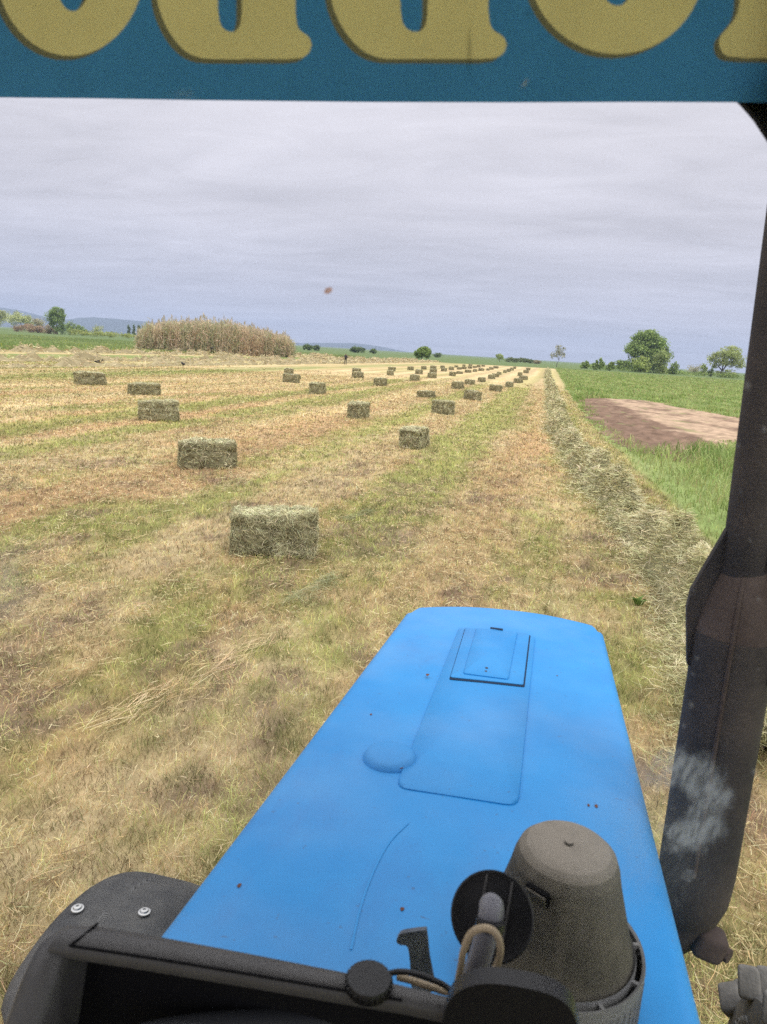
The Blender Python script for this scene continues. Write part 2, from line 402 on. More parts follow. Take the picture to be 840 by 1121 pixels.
wd = np.maximum(.0024, r*.00062)*(.7+.6*rng.random(len(x)))
V, Fc, cc = blades(x, y, ground_z(x, y), h, wd, .4+.9*rng.random(len(x)), c)
o = npmesh('stubble_grass', V, Fc, M['blade'], cc); tag(o, 'short yellow green stubble covering the mown hay field', 'stubble', kind='stuff')
# loose straw lying on it, combed along the rows
x, y, r = field_points(420000, 1.6, 70, 1.6)
rt, lf_, fr = masks(x, y); wob = fbm(x*1.2, y*.25, 77, 3)
keep = (rt < .35) & (lf_ < .5) & not_under_tractor(x, y) & (rng.random(len(x)) < .25+1.5*ss(.42, .65, wob)); x, y, r = x[keep], y[keep], r[keep]
n = len(x)
az = PI/2+.25+rng.normal(size=n)*.75
ln = (.03+.085*rng.random(n)**2)*(1+r*.012); wd = np.maximum(.0020, r*.00048)*(.7+.6*rng.random(n))
pal = np.array([[.70,.56,.32],[.61,.47,.25],[.80,.67,.42],[.46,.44,.23],[.30,.20,.12]])[rng.integers(0, 5, n)]
cl_ = fbm(x*5, y*4, 107, 3); kp = rng.random(n) < .25+1.3*ss(.42, .62, cl_); x, y, r, az, ln, wd, pal = x[kp], y[kp], r[kp], az[kp], ln[kp], wd[kp]*1.25, pal[kp]; n = len(x)
P = np.stack([x, y, ground_z(x, y)+.01+.04*rng.random(n)], 1)
V, Fc, cc = straws(P, ln, wd, az, rng.normal(size=n)*.18, jitter(pal, .25))
o = npmesh('loose_straw', V, Fc, M['blade'], cc); tag(o, 'loose dry straw scattered over the mown field', 'straw', kind='stuff')

# a long wisp of combed straw and two handfuls left on the field
def wisp(name, p0, p1, n, wid, hgt, pal, label, spread=.3, ln0=.2):
    a, b = gnd(*p0), gnd(*p1); t = rng.random(n); off = rng.normal(size=n)*wid*(.5+.5*np.sin(PI*t))
    d = (b-a)[:2]; L_ = np.hypot(*d); d = d/L_; nrm = np.array([-d[1], d[0]])
    xx = a[0]+(b-a)[0]*t+nrm[0]*off; yy = a[1]+(b-a)[1]*t+nrm[1]*off
    P = np.stack([xx, yy, ground_z(xx, yy)+.02+hgt*rng.random(n)*np.exp(-(off/wid)**2)], 1)
    az = math.atan2(d[1], d[0])+rng.normal(size=n)*spread
    V, Fc, cc = straws(P, ln0*.6+.22*rng.random(n), np.full(n, .0025), az, rng.normal(size=n)*.1, jitter(np.array(pal)[rng.integers(0, len(pal), n)], .25))
    return tag(npmesh(name, V, Fc, M['hay'], cc), label, 'straw', kind='stuff')
wisp('straw_wisp', (110,800), (290,700), 320, .11, .04, [(.60,.48,.27),(.50,.39,.21),(.66,.54,.33)], 'long wisp of golden straw combed along the field left of the hood')
wisp('hay_handful', (318,662), (366,634), 420, .07, .08, [(.24,.25,.13),(.32,.32,.18),(.4,.38,.22)], 'small handful of greenish hay dropped just below the nearest bale', .6, .1)
wisp('hay_handful', (375,572), (408,560), 240, .06, .05, [(.24,.25,.13),(.32,.32,.18)], 'thin strip of greenish hay to the right of the nearest bale', .5, .1)

# tall meadow grass beside the field
x, y, r = field_points(430000, 5, 240, 1.15, 38)
kp = x > edge_x(y)-1.2; x, y, r = x[kp], y[kp], r[kp]
ind = in_poly(x, y, DIRT); rt, _, _ = masks(x, y); dd_ = poly_dist(x, y, DIRT); keep = (rt > .45) & (dd_ < .30*rng.random(len(x))**2+(fbm(x*1.2, y*.9, 93)-.45)*.9); x, y, r = x[keep], y[keep], r[keep]
ed = x-edge_x(y)-.15; tall = .9*np.exp(-((ed-1.1)/1.0)**2)*(.5+fbm(x*.7, y*.4, 59))+.5*ss(.45, .65, fbm(x*.5, y*.3, 55))
tall += .9*np.exp(-((x-gnd(772,500)[0])/1.6)**2-((y-gnd(772,500)[1])/3.5)**2)+.9*np.exp(-((x-gnd(632,436)[0])/.9)**2-((y-gnd(632,436)[1])/3)**2)
hh = (.10+.24*tall)*(.6+.7*rng.random(len(x)))*(.45+.55*ss(0,.7,ed))
c0 = lerp(np.tile(np.array([.225,.30,.085]), (len(x), 1)), np.tile(np.array([.37,.42,.165]), (len(x), 1)), ss(.35, .65, fbm(x*.9, y*.5, 88)))
c0 = lerp(c0, np.tile(np.array([.14,.23,.065]), (len(x), 1)), np.clip(tall-.9, 0, 1)*.6)
c0 = jitter(c0, .25, .1); dry = rng.random(len(x)) < .07; c0[dry] = np.array([.42,.36,.18])
V, Fc, cc = blades(x, y, ground_z(x, y)-.005, hh, np.maximum(.006, r*.0011)*(.7+.6*rng.random(len(x))), .25+.6*rng.random(len(x)), c0, np.clip(c0*1.15, 0, 1))
o = npmesh('meadow_grass', V, Fc, M['blade'], cc); tag(o, 'tall fresh green grass beside the mown field and earth patch', 'grass', kind='stuff')
# meadow to the left beyond the windrows, seen at a low angle
n = 60000; x = -50-90*rng.random(n)**1.3; y = 30+170*rng.random(n); keep = -x < y*1.5; x, y = x[keep], y[keep]; n = len(x)
c0 = jitter(lerp(np.tile(np.array([.22,.29,.10]), (n, 1)), np.tile(np.array([.31,.36,.15]), (n, 1)), ss(.35, .65, fbm(x*.1, y*.06, 71))), .2, .08)
yel = (rng.random(n) < .06)*(fbm(x*.1, y*.1, 72) > .5); c0[yel > 0] = (.45,.42,.05)
V, Fc, cc = blades(x, y, np.full(n, -.02), .3+.35*rng.random(n), np.full(n, .09), .2+.4*rng.random(n), c0)
o = npmesh('far_meadow_grass', V, Fc, M['blade'], cc); tag(o, 'pale green meadow beyond the hay rows in front of the reeds', 'grass', kind='stuff')
# a green plant rosette or two among the stubble
for (px, py, lab) in ((699,664,'small broad leaved green weed beside the cut hay row'),):
    p = gnd(px, py); n = 14; a = np.linspace(0, 2*PI, n, endpoint=False)+rng.random(n)
    V, Fc, cc = blades(np.full(n, p[0])+np.cos(a)*.02, np.full(n, p[1])+np.sin(a)*.02, np.full(n, 0.02), np.full(n, .10), np.full(n, .035), np.full(n, 1.0), np.tile(np.array([.15,.23,.06]), (n, 1)))
    tag(npmesh('weed', V, Fc, M['leaf'], cc), lab, 'weed')

# ------------------------------------------------------------------ windrows of cut hay
def windrow(label, line, wid, hgt, step, nstraw, sw, sl, pal, seed):
    line = np.array(line); seg = np.concatenate([[0], np.cumsum(np.hypot(*np.diff(line, axis=0).T))]); Lt = seg[-1]
    s = np.arange(0, Lt, step); cx = np.interp(s, seg, line[:, 0]); cy = np.interp(s, seg, line[:, 1])
    tx, ty = np.gradient(cx), np.gradient(cy); tl = np.hypot(tx, ty); tx, ty = tx/tl, ty/tl
    u = np.linspace(-1, 1, 15); S, U = np.meshgrid(np.arange(len(s)), u, indexing='ij')
    def prof(xx, yy, uu): 
        return hgt*(1-uu**2)*(.05+2.2*ss(.30, .75, fbm(xx*1.1, yy*1.0, seed)))*(.5+1.0*fbm(xx*4.5, yy*4.5, seed+9, 3))-.012
    wv = wid*(.55+.9*fbm(s*.45, s*0, seed+2))
    ox = (fbm(s*.35, s*0, seed+5)-.5)*wid*.9
    X = cx[S]+ty[S]*(U*wv[S]/2+ox[S]); Y = cy[S]-tx[S]*(U*wv[S]/2+ox[S])
    Z = prof(X, Y, U)+ground_z(X.ravel(), Y.ravel()).reshape(X.shape)-.01
    n, m = X.shape; ii = (np.arange(n-1)[:, None]*m+np.arange(m-1)[None, :]).ravel()
    fq = np.stack([ii, ii+1, ii+1+m, ii+m], 1)
    pal = np.array(pal); cb = pal.mean(0)*.66
    c1 = np.clip(np.tile(cb, (n*m, 1))*(.6+.8*fbm(X.ravel()*6, Y.ravel()*6, seed+3))[:, None], 0, 1)
    q = rng.random(nstraw)**2.6 if nstraw > 20000 else rng.random(nstraw)
    si = q*(len(s)-1); s0 = si.astype(int); uu = np.clip(rng.normal(size=nstraw)*.64, -2.2, 2.2)
    px = cx[s0]+ty[s0]*(uu*wv[s0]/2+ox[s0])+rng.normal(size=nstraw)*step*.4; py = cy[s0]-tx[s0]*(uu*wv[s0]/2+ox[s0])+rng.normal(size=nstraw)*step*.4
    pz = np.maximum(prof(px, py, np.clip(uu, -1, 1)), 0)+ground_z(px, py)+.005+.035*rng.random(nstraw)*hgt/.15
    d = np.hypot(px, py); clump = .5*fbm(px*1.3, py*1.3, seed+20)+.5*fbm(px*5, py*5, seed+24, 3)
    cc = jitter(pal[np.clip((clump*len(pal)*1.9-len(pal)*.33+rng.normal(size=nstraw)*.8), 0, len(pal)-1).astype(int)], .3)
    V2, F2, c2 = straws(np.stack([px, py, pz], 1), sl*(.5+rng.random(nstraw)), np.maximum(sw, d*.0006)*(.7+.6*rng.random(nstraw)), rng.random(nstraw)*2*PI, rng.normal(size=nstraw)*.35, cc)
    V = np.concatenate([np.stack([X.ravel(), Y.ravel(), Z.ravel()], 1), V2]); 
    o = npmesh('hay_windrow', V, [fq, F2[0]+n*m], M['hay'], np.concatenate([c1, c2]))
    return tag(o, label, 'hay row', 'rows of cut hay')
GH = [(.25,.24,.12),(.37,.355,.18),(.47,.44,.24),(.55,.51,.30),(.63,.575,.365)]
wr = np.concatenate([[WR[0]+(WR[0]-WR[1])*.6], WR, [np.array([-.4, 190])]])
windrow('long loose row of grey green hay between the bales and the green grass', wr, .58, .26, .08, 190000, .0028, .12, GH, 3)
SH = [(.38,.32,.18),(.54,.45,.27),(.62,.52,.32),(.48,.41,.23)]
def lr(x, y0, y1): return [(x+.8*(vn(np.array(t*.09), np.array(x), 3)-.5), t) for t in np.linspace(y0, y1, 40)]
windrow('farthest straw coloured hay row along the foot of the reeds', lr(XW[0]-1, 25, 165), 1.5, .30, .8, 6000, .045, .4, SH, 8)
windrow('middle straw coloured hay row behind the two ground crows', lr(XW[1], 20, 200), 1.7, .30, .7, 8000, .035, .35, SH, 15)
windrow('nearest straw coloured hay row in front of the two ground crows', lr(XW[2]-1.2, 17, 200), 1.5, .22, .7, 7000, .035, .32, SH, 19)

# ------------------------------------------------------------------ hay bales
BALE_PAL = np.array([[.18,.165,.092],[.31,.288,.165],[.43,.40,.235],[.55,.51,.32],[.38,.375,.205],[.70,.645,.43]])
def bale_mesh(name, nstraw, sw, cuts, seed):
    bm = bmesh.new(); bmesh.ops.create_cube(bm, size=1.)
    bmesh.ops.subdivide_edges(bm, edges=bm.edges[:], cuts=cuts, use_grid_fill=True)
    L_, W_, H_ = 1., .48, .46
    for v in bm.verts:
        p = v.co.copy(); q = Vector((p.x*2, p.y*2, p.z*2))
        k = 1-.09*(max(abs(q.y), abs(q.z)) > .99)*(abs(q.x)**6)                      # slightly rounded ends
        m_ = 1-.05*(abs(q.y)**8)*(abs(q.z)**8)
        gz = math.exp(-((q.z-.38)/.09)**2)*.022                                       # the groove the twine pulls in
        x_, y_, z_ = p.x*L_, p.y*W_*k*m_, p.z*H_*k*m_
        nn = mnoise.noise_vector(Vector((x_*5+seed*7, y_*5, z_*5)))*.042+mnoise.noise_vector(Vector((x_*17+seed*3, y_*17, z_*17)))*.02
        if abs(q.y) > .98: y_ -= math.copysign(gz, q.y)
        if abs(q.x) > .98: x_ -= math.copysign(gz, q.x)
        sg = 1-.06*math.cos(q.x*PI*.5+seed)*(q.z > 0)
        v.co = Vector((x_, y_, z_*sg))+nn
    me = bpy.data.meshes.new('t'); bm.to_mesh(me); bm.free()
    V = np.empty(len(me.vertices)*3); me.vertices.foreach_get('co', V); V = V.reshape(-1, 3)
    q4 = np.array([p.vertices[:] for p in me.polygons])
    bpy.data.meshes.remove(me)
    c1 = np.tile(np.array([.20,.18,.105]), (len(V), 1))*(.6+.8*rng.random(len(V)))[:, None]
    tri = q4[rng.integers(0, len(q4), nstraw)]; w = rng.dirichlet((1, 1, 1, 1), nstraw)
    P = (V[tri]*w[:, :, None]).sum(1)
    nrm = np.cross(V[tri[:, 1]]-V[tri[:, 0]], V[tri[:, 3]]-V[tri[:, 0]]); nrm /= np.linalg.norm(nrm, axis=1)[:, None]+1e-9
    d = rng.normal(size=(nstraw, 3)); d -= nrm*(d*nrm).sum(1)[:, None]*(.75 if sw < .01 else .85); d /= np.linalg.norm(d, axis=1)[:, None]
    az = np.arctan2(d[:, 1], d[:, 0]); el = np.arcsin(np.clip(d[:, 2], -1, 1))
    cl = fbm(P[:, 0]*6+P[:, 1]*3+seed, P[:, 2]*7+P[:, 1]*5, seed)
    ci = np.clip(cl*6.5-.6+rng.normal(size=nstraw)*1.0, 0, 5).astype(int)
    c2 = BALE_PAL[ci]
    top = nrm[:, 2] > .5; c2[top] = c2[top]*.75+np.array([.46,.45,.30])*.62*(.7+.6*rng.random(top.sum()))[:, None]  # straws on top painted paler: sky light put into their colour
    P = P+nrm*(.004+.014*rng.random(nstraw))[:, None]
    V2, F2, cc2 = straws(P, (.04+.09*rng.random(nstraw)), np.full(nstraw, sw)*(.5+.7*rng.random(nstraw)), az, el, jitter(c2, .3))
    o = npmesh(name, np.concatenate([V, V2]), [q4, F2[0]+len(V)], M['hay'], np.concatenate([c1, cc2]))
    return o
BALES = [  # photo box x0,y0,x1,y1 and the label
 (250,552,349,611,'largest and nearest hay bale, alone on the stubble with a pale frayed top'),
 (195,480,259,514,'second nearest hay bale, straight behind and left of the largest bale'),
 (436,467,470,491,'squarish bale standing nearest in the middle of the field with a deep groove'),
 (153,438,195,461,'dark shaggy bale just in front of a low flat bale on the left side'),
 (141,420,175,433,'low neat bale behind the dark shaggy bale on the left side'),
 (82,406,115,421,'ragged bale with a sagging top, leftmost of all the bales'),
 (473,439,496,454,'bale with a rounded dark end behind the squarish middle bale'),
 (380,441,405,458,'bale with a bulging pale top, alone left of the squarish middle bale'),
 (338.5,418.5,356.5,432,'lumpy broken bale in front of the two bales nearest the reeds'),
 (309.5,409,328.5,419,'front bale of the pair nearest the right end of the reeds'),
 (311,403,321.5,409.3,'small rear bale of the pair nearest the right end of the reeds'),
 (385,407,398.2,413.8,'front bale of the pair right below the standing person'),
 (386,403,395,407.3,'rear bale of the pair right below the standing person'),
 (408.6,413.5,424,422.5,'rounded bale alone to the right of the pair below the person'),
 (423.5,405.3,431.2,410.7,'front bale of the tight pair left of the round green bush'),
 (425,401.6,433,406,'rear bale of the tight pair left of the round green bush'),
 (448.5,410,459.5,417,'notched bale just left of the three bales lined up below the bush'),
 (446,401,453,405,'tiny bale below the left edge of the round green bush'),
 (455,404.5,462.7,409.3,'small bale directly below the middle of the round green bush'),
 (461,400.5,467,404.3,'tiny flat bale touching the foot of the round green bush'),
 (468,408,478.2,413.8,'front and largest of the three bales lined up below the bush'),
 (470.5,403.7,478,408.5,'middle one of the three bales lined up below the bush'),
 (471,400.2,478,403.7,'rearmost of the three bales lined up below the bush'),
 (456,428,476.7,435.6,'long low bale lying flat left of the two broad middle bales'),
 (508,428,526.7,438.3,'broad bale right of the long low bale, at the front of its row'),
 (494,417.5,507.7,425.7,'slanted bale between the long low bale and the rear clusters'),
 (508.5,415.2,520,421,'bale diagonally behind the slanted bale, its end turned to the right'),
 (535.7,421,549.3,428.3,'broad two block bale at the front of the row beside the track'),
 (553.3,417.8,562,424,'upright narrow bale second in the row beside the track'),
 (562.3,413.9,572.5,419,'tilted flat bale third in the row beside the track'),
 (568.5,411.2,577.7,415.7,'dark flat bale fourth in the row beside the track'),
 (566.7,406.5,571.7,411.7,'upright bale fifth in the row beside the track'),
 (573,404.5,579,408.4,'sixth bale in the row beside the track, pale and blurred by distance'),
 (576,402,580.5,405.3,'last and farthest bale in the row beside the track'),
 (551,405,554.8,408,'nearest of the four bales in the second row from the track'),
 (554.8,403.6,559,407,'second of the four bales in the second row from the track'),
 (558.6,402.2,562.4,405.6,'third of the four bales in the second row from the track'),
 (561.8,401,565.2,403.8,'farthest of the four bales in the second row from the track'),
 (534.3,410,542.4,414.6,'front of three overlapping bales behind the broad two block bale'),
 (538.6,408.8,546.2,412.6,'middle of three overlapping bales behind the broad two block bale'),
 (543.8,406.9,549,409.9,'rear of three overlapping bales behind the broad two block bale'),
 (523,412.8,531.6,418,'boxy bale standing alone left of the three overlapping bales'),
 (524,402.9,530,406,'small boxy bale straight behind the lone boxy bale'),
 (532.9,403,535.8,405.6,'tiny end on bale leading the far chain of three'),
 (535.2,401.8,540.5,404.6,'middle bale in the far chain of three'),
 (540.2,400.7,545.9,403.3,'last bale in the far chain of three, nearest the brown bank'),
 (527.1,399.1,531,401.2,'tiny bale at the very end of the field below the brown bank'),
 (521.9,399.3,526.2,402,'tiny bale at the field end, left of the one below the brown bank'),
 (483.2,402.7,489.2,406.4,'front bale of the overlapping pair right of the three lined up'),
 (482,400,487,403,'rear bale of the overlapping pair right of the three lined up'),
 (491.3,401.3,497.3,405,'humped bale in the far cluster, left of a low flat one'),
 (492,406.8,498.9,411.5,'cube like bale at the front left of the far cluster'),
 (499.6,406.3,507,409.2,'thin flat bale beside the cube like bale of the far cluster'),
 (508.8,404.6,516,407.8,'oblong bale at the front right of the far cluster'),
 (518.3,404,522,406.9,'narrow bale right of the oblong bale in the far cluster'),
 (497.5,399.8,501.7,401.9,'tiny bale behind the humped bale in the far cluster'),
 (500.2,401.7,505.7,404.4,'left bale of the touching pair in the far cluster'),
 (505.8,401.3,510.8,403.9,'right bale of the touching pair in the far cluster'),
 (506.3,398.8,509.8,401.2,'tiny bale straight behind the touching pair in the far cluster'),
 (512,400.7,517,403.4,'square bale behind the oblong bale in the far cluster'),
 (513.3,398.3,517,400.5,'rearmost tiny bale of the far cluster, behind the square bale'),
 (517.5,400.4,522,402.6,'tiny bale right of the square bale in the far cluster'),
]
protos = {'near': [bale_mesh('hay_bale', 14000, .0042, 16, 1)], 'mid': [bale_mesh('hay_bale', 3600, .0085, 11, s) for s in (2, 3, 4)], 'far': [bale_mesh('hay_bale', 700, .02, 7, s) for s in (5, 6)]}
used = set(); place = []
for k, (x0, y0, x1, y1, lab) in enumerate(BALES):
    p = gnd((x0+x1)/2, y1-.5 if y1 > 430 else y1); t = camdepth(p); wa = (x1-x0)/F*t*(.89 if k < 3 else .94); ha = (y1-y0)/F*t
    cls = 'near' if k == 0 else 'mid' if k < 9 else 'far'; ps = protos[cls]; pr = ps[k % len(ps)]
    o = pr if pr.name not in used else pr.copy()
    if pr.name not in used: used.add(pr.name)
    else: C.objects.link(o)
    best = 0; L_, W_ = .96, .46
    for th in np.radians(np.arange(0, 91, 2)):
        e = abs(L_*math.cos(th)+W_*math.sin(th)*.8-wa)
        if th == 0 or e < be: be, best = e, th
    best = math.radians(5) if k < 2 else best
    app = L_*math.cos(best)+W_*math.sin(best)*.8
    sx = max(.72, min(1.25, wa/app))
    view = math.atan2(-p[0], p[1])                      # turn so the angle is measured against the line of sight
    sgn = 1 if (k*7) % 3 else -1
    ha_ = ha-(.35*W_*sx*math.sin(math.atan2(H, np.hypot(p[0], p[1]))))
    sz = max(.62, min(1.15, ha_/.46))*(.93 if k < 3 else 1)
    o.rotation_euler = (0, 0, view+sgn*best+.06)
    o.scale = (sx, 1*min(1.1, sx), sz)
    back = .24*math.cos(best)+.3*abs(math.sin(best))*.8
    n2 = np.hypot(p[0], p[1])
    o.location = (p[0]*(1+back*.8/n2), p[1]*(1+back*.8/n2), .46*sz/2-.015)
    tag(o, lab, 'hay bale', 'hay bales left on the mown field')

# ------------------------------------------------------------------ reeds
pa, pb = gnd(150, 384.5), gnd(322, 391.5)
n = 7500; t = rng.random(n); u = rng.random(n)
bx = pa[0]+(pb[0]-pa[0])*t; by = pa[1]+(pb[1]-pa[1])*t+u*11; bx = bx-u*5
prof = np.interp(t, [0,.05,.15,.35,.5,.65,.85,.95,1], [.55,.76,.88,1.04,1.06,.98,.82,.72,.5])
hgt = 5.1*prof*(.42+.62*rng.random(n)**.7)*(.85+.3*fbm(t*22, u*3, 19))
green = ss(.42, .62, fbm(t*9, u*2, 5)); 
RP = np.array([[.62,.475,.325],[.53,.40,.27],[.69,.55,.385],[.57,.47,.32]]); GP = np.array([[.36,.38,.21],[.42,.42,.24],[.31,.34,.18]])
c = np.where((rng.random(n) < .10+.34*green)[:, None], GP[rng.integers(0, 3, n)], RP[rng.integers(0, 4, n)])
Vs, Fs, Cs, off = [], [], [], 0
V, Fc, cc = blades(bx, by, np.zeros(n), hgt, np.full(n, .06), .06+.22*rng.random(n), jitter(c, .2)); Vs.append(V); Cs.append(cc); Fs += Fc; off = len(V)
nl = n*9; k = rng.integers(0, n, nl); f_ = .12+.85*rng.random(nl)
P = np.stack([bx[k]+rng.normal(size=nl)*.25, by[k]+rng.normal(size=nl)*.25, hgt[k]*f_], 1)
V, Fc, cc = straws(P, .5+.6*rng.random(nl), np.full(nl, .055), rng.random(nl)*2*PI, .75+rng.normal(size=nl)*.5, jitter(c[k], .3)); Vs.append(V); Cs.append(cc); Fs += [f+off for f in Fc]; off += len(V)
pk = np.where(rng.random(n) < .045)[0]; m_ = len(pk)                               # feathery plumes on the tallest stems
P = np.stack([bx[pk], by[pk], hgt[pk]+.35], 1)
V, Fc, cc = blades(bx[pk], by[pk], hgt[pk]*.7, hgt[pk]*.42, np.full(m_, .05), np.full(m_, .1), np.tile(np.array([.45,.38,.25]), (m_, 1))); Vs.append(V); Cs.append(cc); Fs += [f+off for f in Fc]; off += len(V)
nl = m_*7; kk = np.repeat(np.arange(m_), 7); P = np.stack([bx[pk][kk], by[pk][kk], hgt[pk][kk]*1.06+rng.normal(size=nl)*.14], 1)
V, Fc, cc = straws(P, np.full(nl, .45), np.full(nl, .07), rng.random(nl)*2*PI, 1.+rng.normal(size=nl)*.3, jitter(np.tile(np.array([.48,.41,.28]), (nl, 1)), .2)); Vs.append(V); Cs.append(cc); Fs += [f+off for f in Fc]
o = npmesh('reed_bed', np.concatenate(Vs), Fs, M['leaf'], np.concatenate(Cs))
tag(o, 'dense stand of tall tan and green reeds beyond the hay rows', 'reeds', kind='stuff')

# ------------------------------------------------------------------ trees and bushes
def cloud(n, c, r, leaf, cols, seed, hollow=.35):
    """leaf quads gathered in clumps through an ellipsoid"""
    nc = max(6, int(22*hollow*2)); cen = []
    while len(cen) < nc:
        q = rng.normal(size=3); q /= np.linalg.norm(q); q *= (rng.random()**.45)*.82; cen.append(q)
    cen = np.array(cen); sz = .28+.24*rng.random(nc)
    k = rng.integers(0, nc, n); q = rng.normal(size=(n, 3)); q /= np.linalg.norm(q, axis=1)[:, None]
    P = cen[k]+q*(rng.random(n)**.6)[:, None]*sz[k][:, None]*1.15
    tone = (.75+.5*rng.random(nc))[k]*(.85+.3*rng.random(n))
    cc = np.array(cols)[rng.integers(0, len(cols), n)]*tone[:, None]*np.array([2.5,2.3,1.9])
    P = P*np.array(r)+np.array(c)
    a = rng.normal(size=(n, 3)); a /= np.linalg.norm(a, axis=1)[:, None]; b = np.cross(a, rng.normal(size=(n, 3))); b /= np.linalg.norm(b, axis=1)[:, None]
    s = leaf*(.6+.8*rng.random(n))[:, None]/2
    V = np.stack([P-a*s, P-b*s*.55, P+a*s, P+b*s*.55], 1).reshape(-1, 3); i = np.arange(n)*4
    return V, np.stack([i, i+1, i+2, i+3], 1), np.repeat(cc, 4, 0)
def plant(name, label, cat, x0, x1, top, D, lobes, n, leaf, cols, trunk=.12, group=None, limbs=(), base=0., tcol='bark'):
    """x0,x1,top: photo box of the crown; D metres away; lobes (u, v, ru, rv) in units of the box (v up from the base)"""
    cxp = (x0+x1)/2; p = atY(cxp, hz(cxp), D); p[2] = 0
    k = camdepth(p)/F; Wd = (x1-x0)*k; Ht = atY(cxp, top, D)[2]
    t = thing(name, label, cat, p, group)
    Vs, Fs, Cs, off = [], [], [], 0; tot = sum(l[2]*l[3] for l in lobes)
    for i, (u, v, ru, rv) in enumerate(lobes):
        V, f, c = cloud(max(90, int(1.7*n*ru*rv/tot)), ((u-.5)*Wd, rng.normal()*.05*Wd, v*Ht), (ru*Wd, ru*Wd*.9, rv*Ht), leaf, cols, i)
        V[:, 2] = np.maximum(V[:, 2], .02)
        Vs.append(V); Fs.append(f+off); Cs.append(c); off += len(V)
    npmesh('crown', np.concatenate(Vs), Fs, M['leaf'], np.concatenate(Cs), t)
    bm = bmesh.new(); lim = limbs or [((.5, 0), (.5, .55), 1.)]
    for (a, b, w) in lim:
        A = Vector(((a[0]-.5)*Wd, 0, a[1]*Ht)); B = Vector(((b[0]-.5)*Wd, random.uniform(-.1, .1)*Wd, b[1]*Ht)); mid = (A+B)/2+Vector((random.uniform(-.03, .03)*Wd, 0, .02*Ht))
        add_tube(bm, [A, mid, B], [trunk*w, trunk*w*.75, trunk*w*.4], 7)
    obj('trunk', bm, M[tcol], t)
    return t
G1 = [(.075,.115,.04),(.10,.15,.05),(.13,.18,.065),(.085,.13,.04)]
G2 = [(.14,.185,.075),(.18,.22,.10),(.12,.16,.07)]
G3 = [(.19,.22,.12),(.23,.26,.15),(.16,.19,.10)]
DK = [(.05,.075,.035),(.065,.095,.04)]
TWF = 'trees along the far edge of the meadow'
R1 = [(.5,.55,.36,.36),(.35,.7,.26,.24),(.66,.68,.26,.26),(.5,.84,.28,.18),(.28,.45,.24,.25),(.74,.45,.24,.24)]
plant('tree', 'big dense round tree at the right with shrubs around its foot', 'tree', 679, 732, 360.5, 300, [(.52,.60,.36,.30),(.35,.72,.25,.2),(.68,.72,.25,.22),(.52,.86,.28,.15),(.22,.5,.2,.2),(.82,.5,.18,.22),(.5,.4,.4,.2),(.5,.2,.42,.2)], 9000, .75, [(.085,.13,.05),(.11,.16,.06),(.145,.20,.075)], .45, TWF)
plant('shrub', 'pale green rounded shrub against the foot of the big round tree', 'shrub', 714, 733, 384, 292, [(.5,.5,.5,.5),(.4,.7,.3,.3)], 1800, .6, G2, .1, 'shrubs around the big tree')
plant('shrub', 'yellow green shrub in front of the left foot of the big round tree', 'shrub', 690, 712, 388, 290, [(.5,.45,.5,.5),(.6,.65,.3,.35)], 1500, .6, [(.14,.19,.065),(.18,.22,.085)], .1, 'shrubs around the big tree')
plant('shrub', 'dark shrub between the bush row and the big round tree', 'shrub', 674, 690, 393, 295, [(.5,.45,.5,.5),(.3,.6,.3,.35)], 900, .6, G1, .1, 'shrubs around the big tree')
plant('shrub', 'small pointed shrub in the gap right of the big round tree', 'shrub', 731, 744, 396, 300, [(.5,.4,.45,.45),(.65,.75,.25,.3)], 500, .55, G1, .08, 'shrubs around the big tree')
plant('tree', 'spreading open tree with several bare limbs beside the exhaust pipe', 'tree', 772, 814, 376.5, 300, [(.6,.72,.26,.2),(.42,.74,.2,.2),(.16,.55,.14,.2),(.78,.62,.2,.2),(.9,.45,.12,.14),(.5,.52,.3,.2),(.76,.42,.2,.2),(.28,.42,.16,.16),(.6,.88,.24,.12),(.25,.66,.14,.14),(.5,.13,.3,.13)], 3600, .55, [(.13,.165,.075),(.17,.205,.10),(.20,.23,.12)], .32, TWF,
      limbs=[((.45,0),(.45,.22),1.),((.45,.2),(.2,.5),.7),((.45,.2),(.44,.7),.8),((.46,.2),(.66,.62),.8),((.56,.42),(.9,.44),.4),((.44,.5),(.35,.75),.4),((.6,.55),(.75,.7),.4)])
plant('shrub', 'grey leafless looking bush on the horizon between the two right trees', 'shrub', 752, 770, 397.5, 420, [(.5,.5,.5,.5)], 500, .6, [(.20,.20,.17),(.17,.18,.14)], .08, 'low bushes by the right tree')
plant('shrub', 'small upright green bush left of the spreading open tree', 'shrub', 766, 775, 398, 298, [(.5,.5,.45,.5)], 450, .5, G2, .08, 'low bushes by the right tree')
plant('shrub', 'dark low bush at the left foot of the spreading open tree', 'shrub', 775, 783, 401.5, 296, [(.5,.4,.45,.5)], 350, .5, DK, .08, 'low bushes by the right tree')
for (a, b, tp, lab) in ((636,646,395,'leftmost little bush in the row before the big round tree'),(648,656,393.5,'second little bush in the row before the big round tree'),(654,663,391.5,'tallest little bush with a pointed tip in the row before the big tree'),(663,674,395,'broad little bush at the right end of the row before the big tree')):
    plant('shrub', lab, 'shrub', a, b, tp, 270, [(.5,.42,.48,.45),(random.uniform(.3,.7),.75,.22,.28)], 700, .5, G1+G2[:1], .07, 'row of little bushes before the big tree')
o = plant('hedge', 'low overgrown hedge line running under the right hand trees', 'hedge', 640, 860, 403, 300, [(.08,.4,.12,.5),(.2,.4,.12,.5),(.33,.4,.12,.6),(.45,.35,.1,.5),(.57,.3,.1,.4),(.7,.4,.1,.5),(.82,.3,.12,.4),(.93,.4,.1,.5)], 3000, .6, G1+G2[:1], .05)
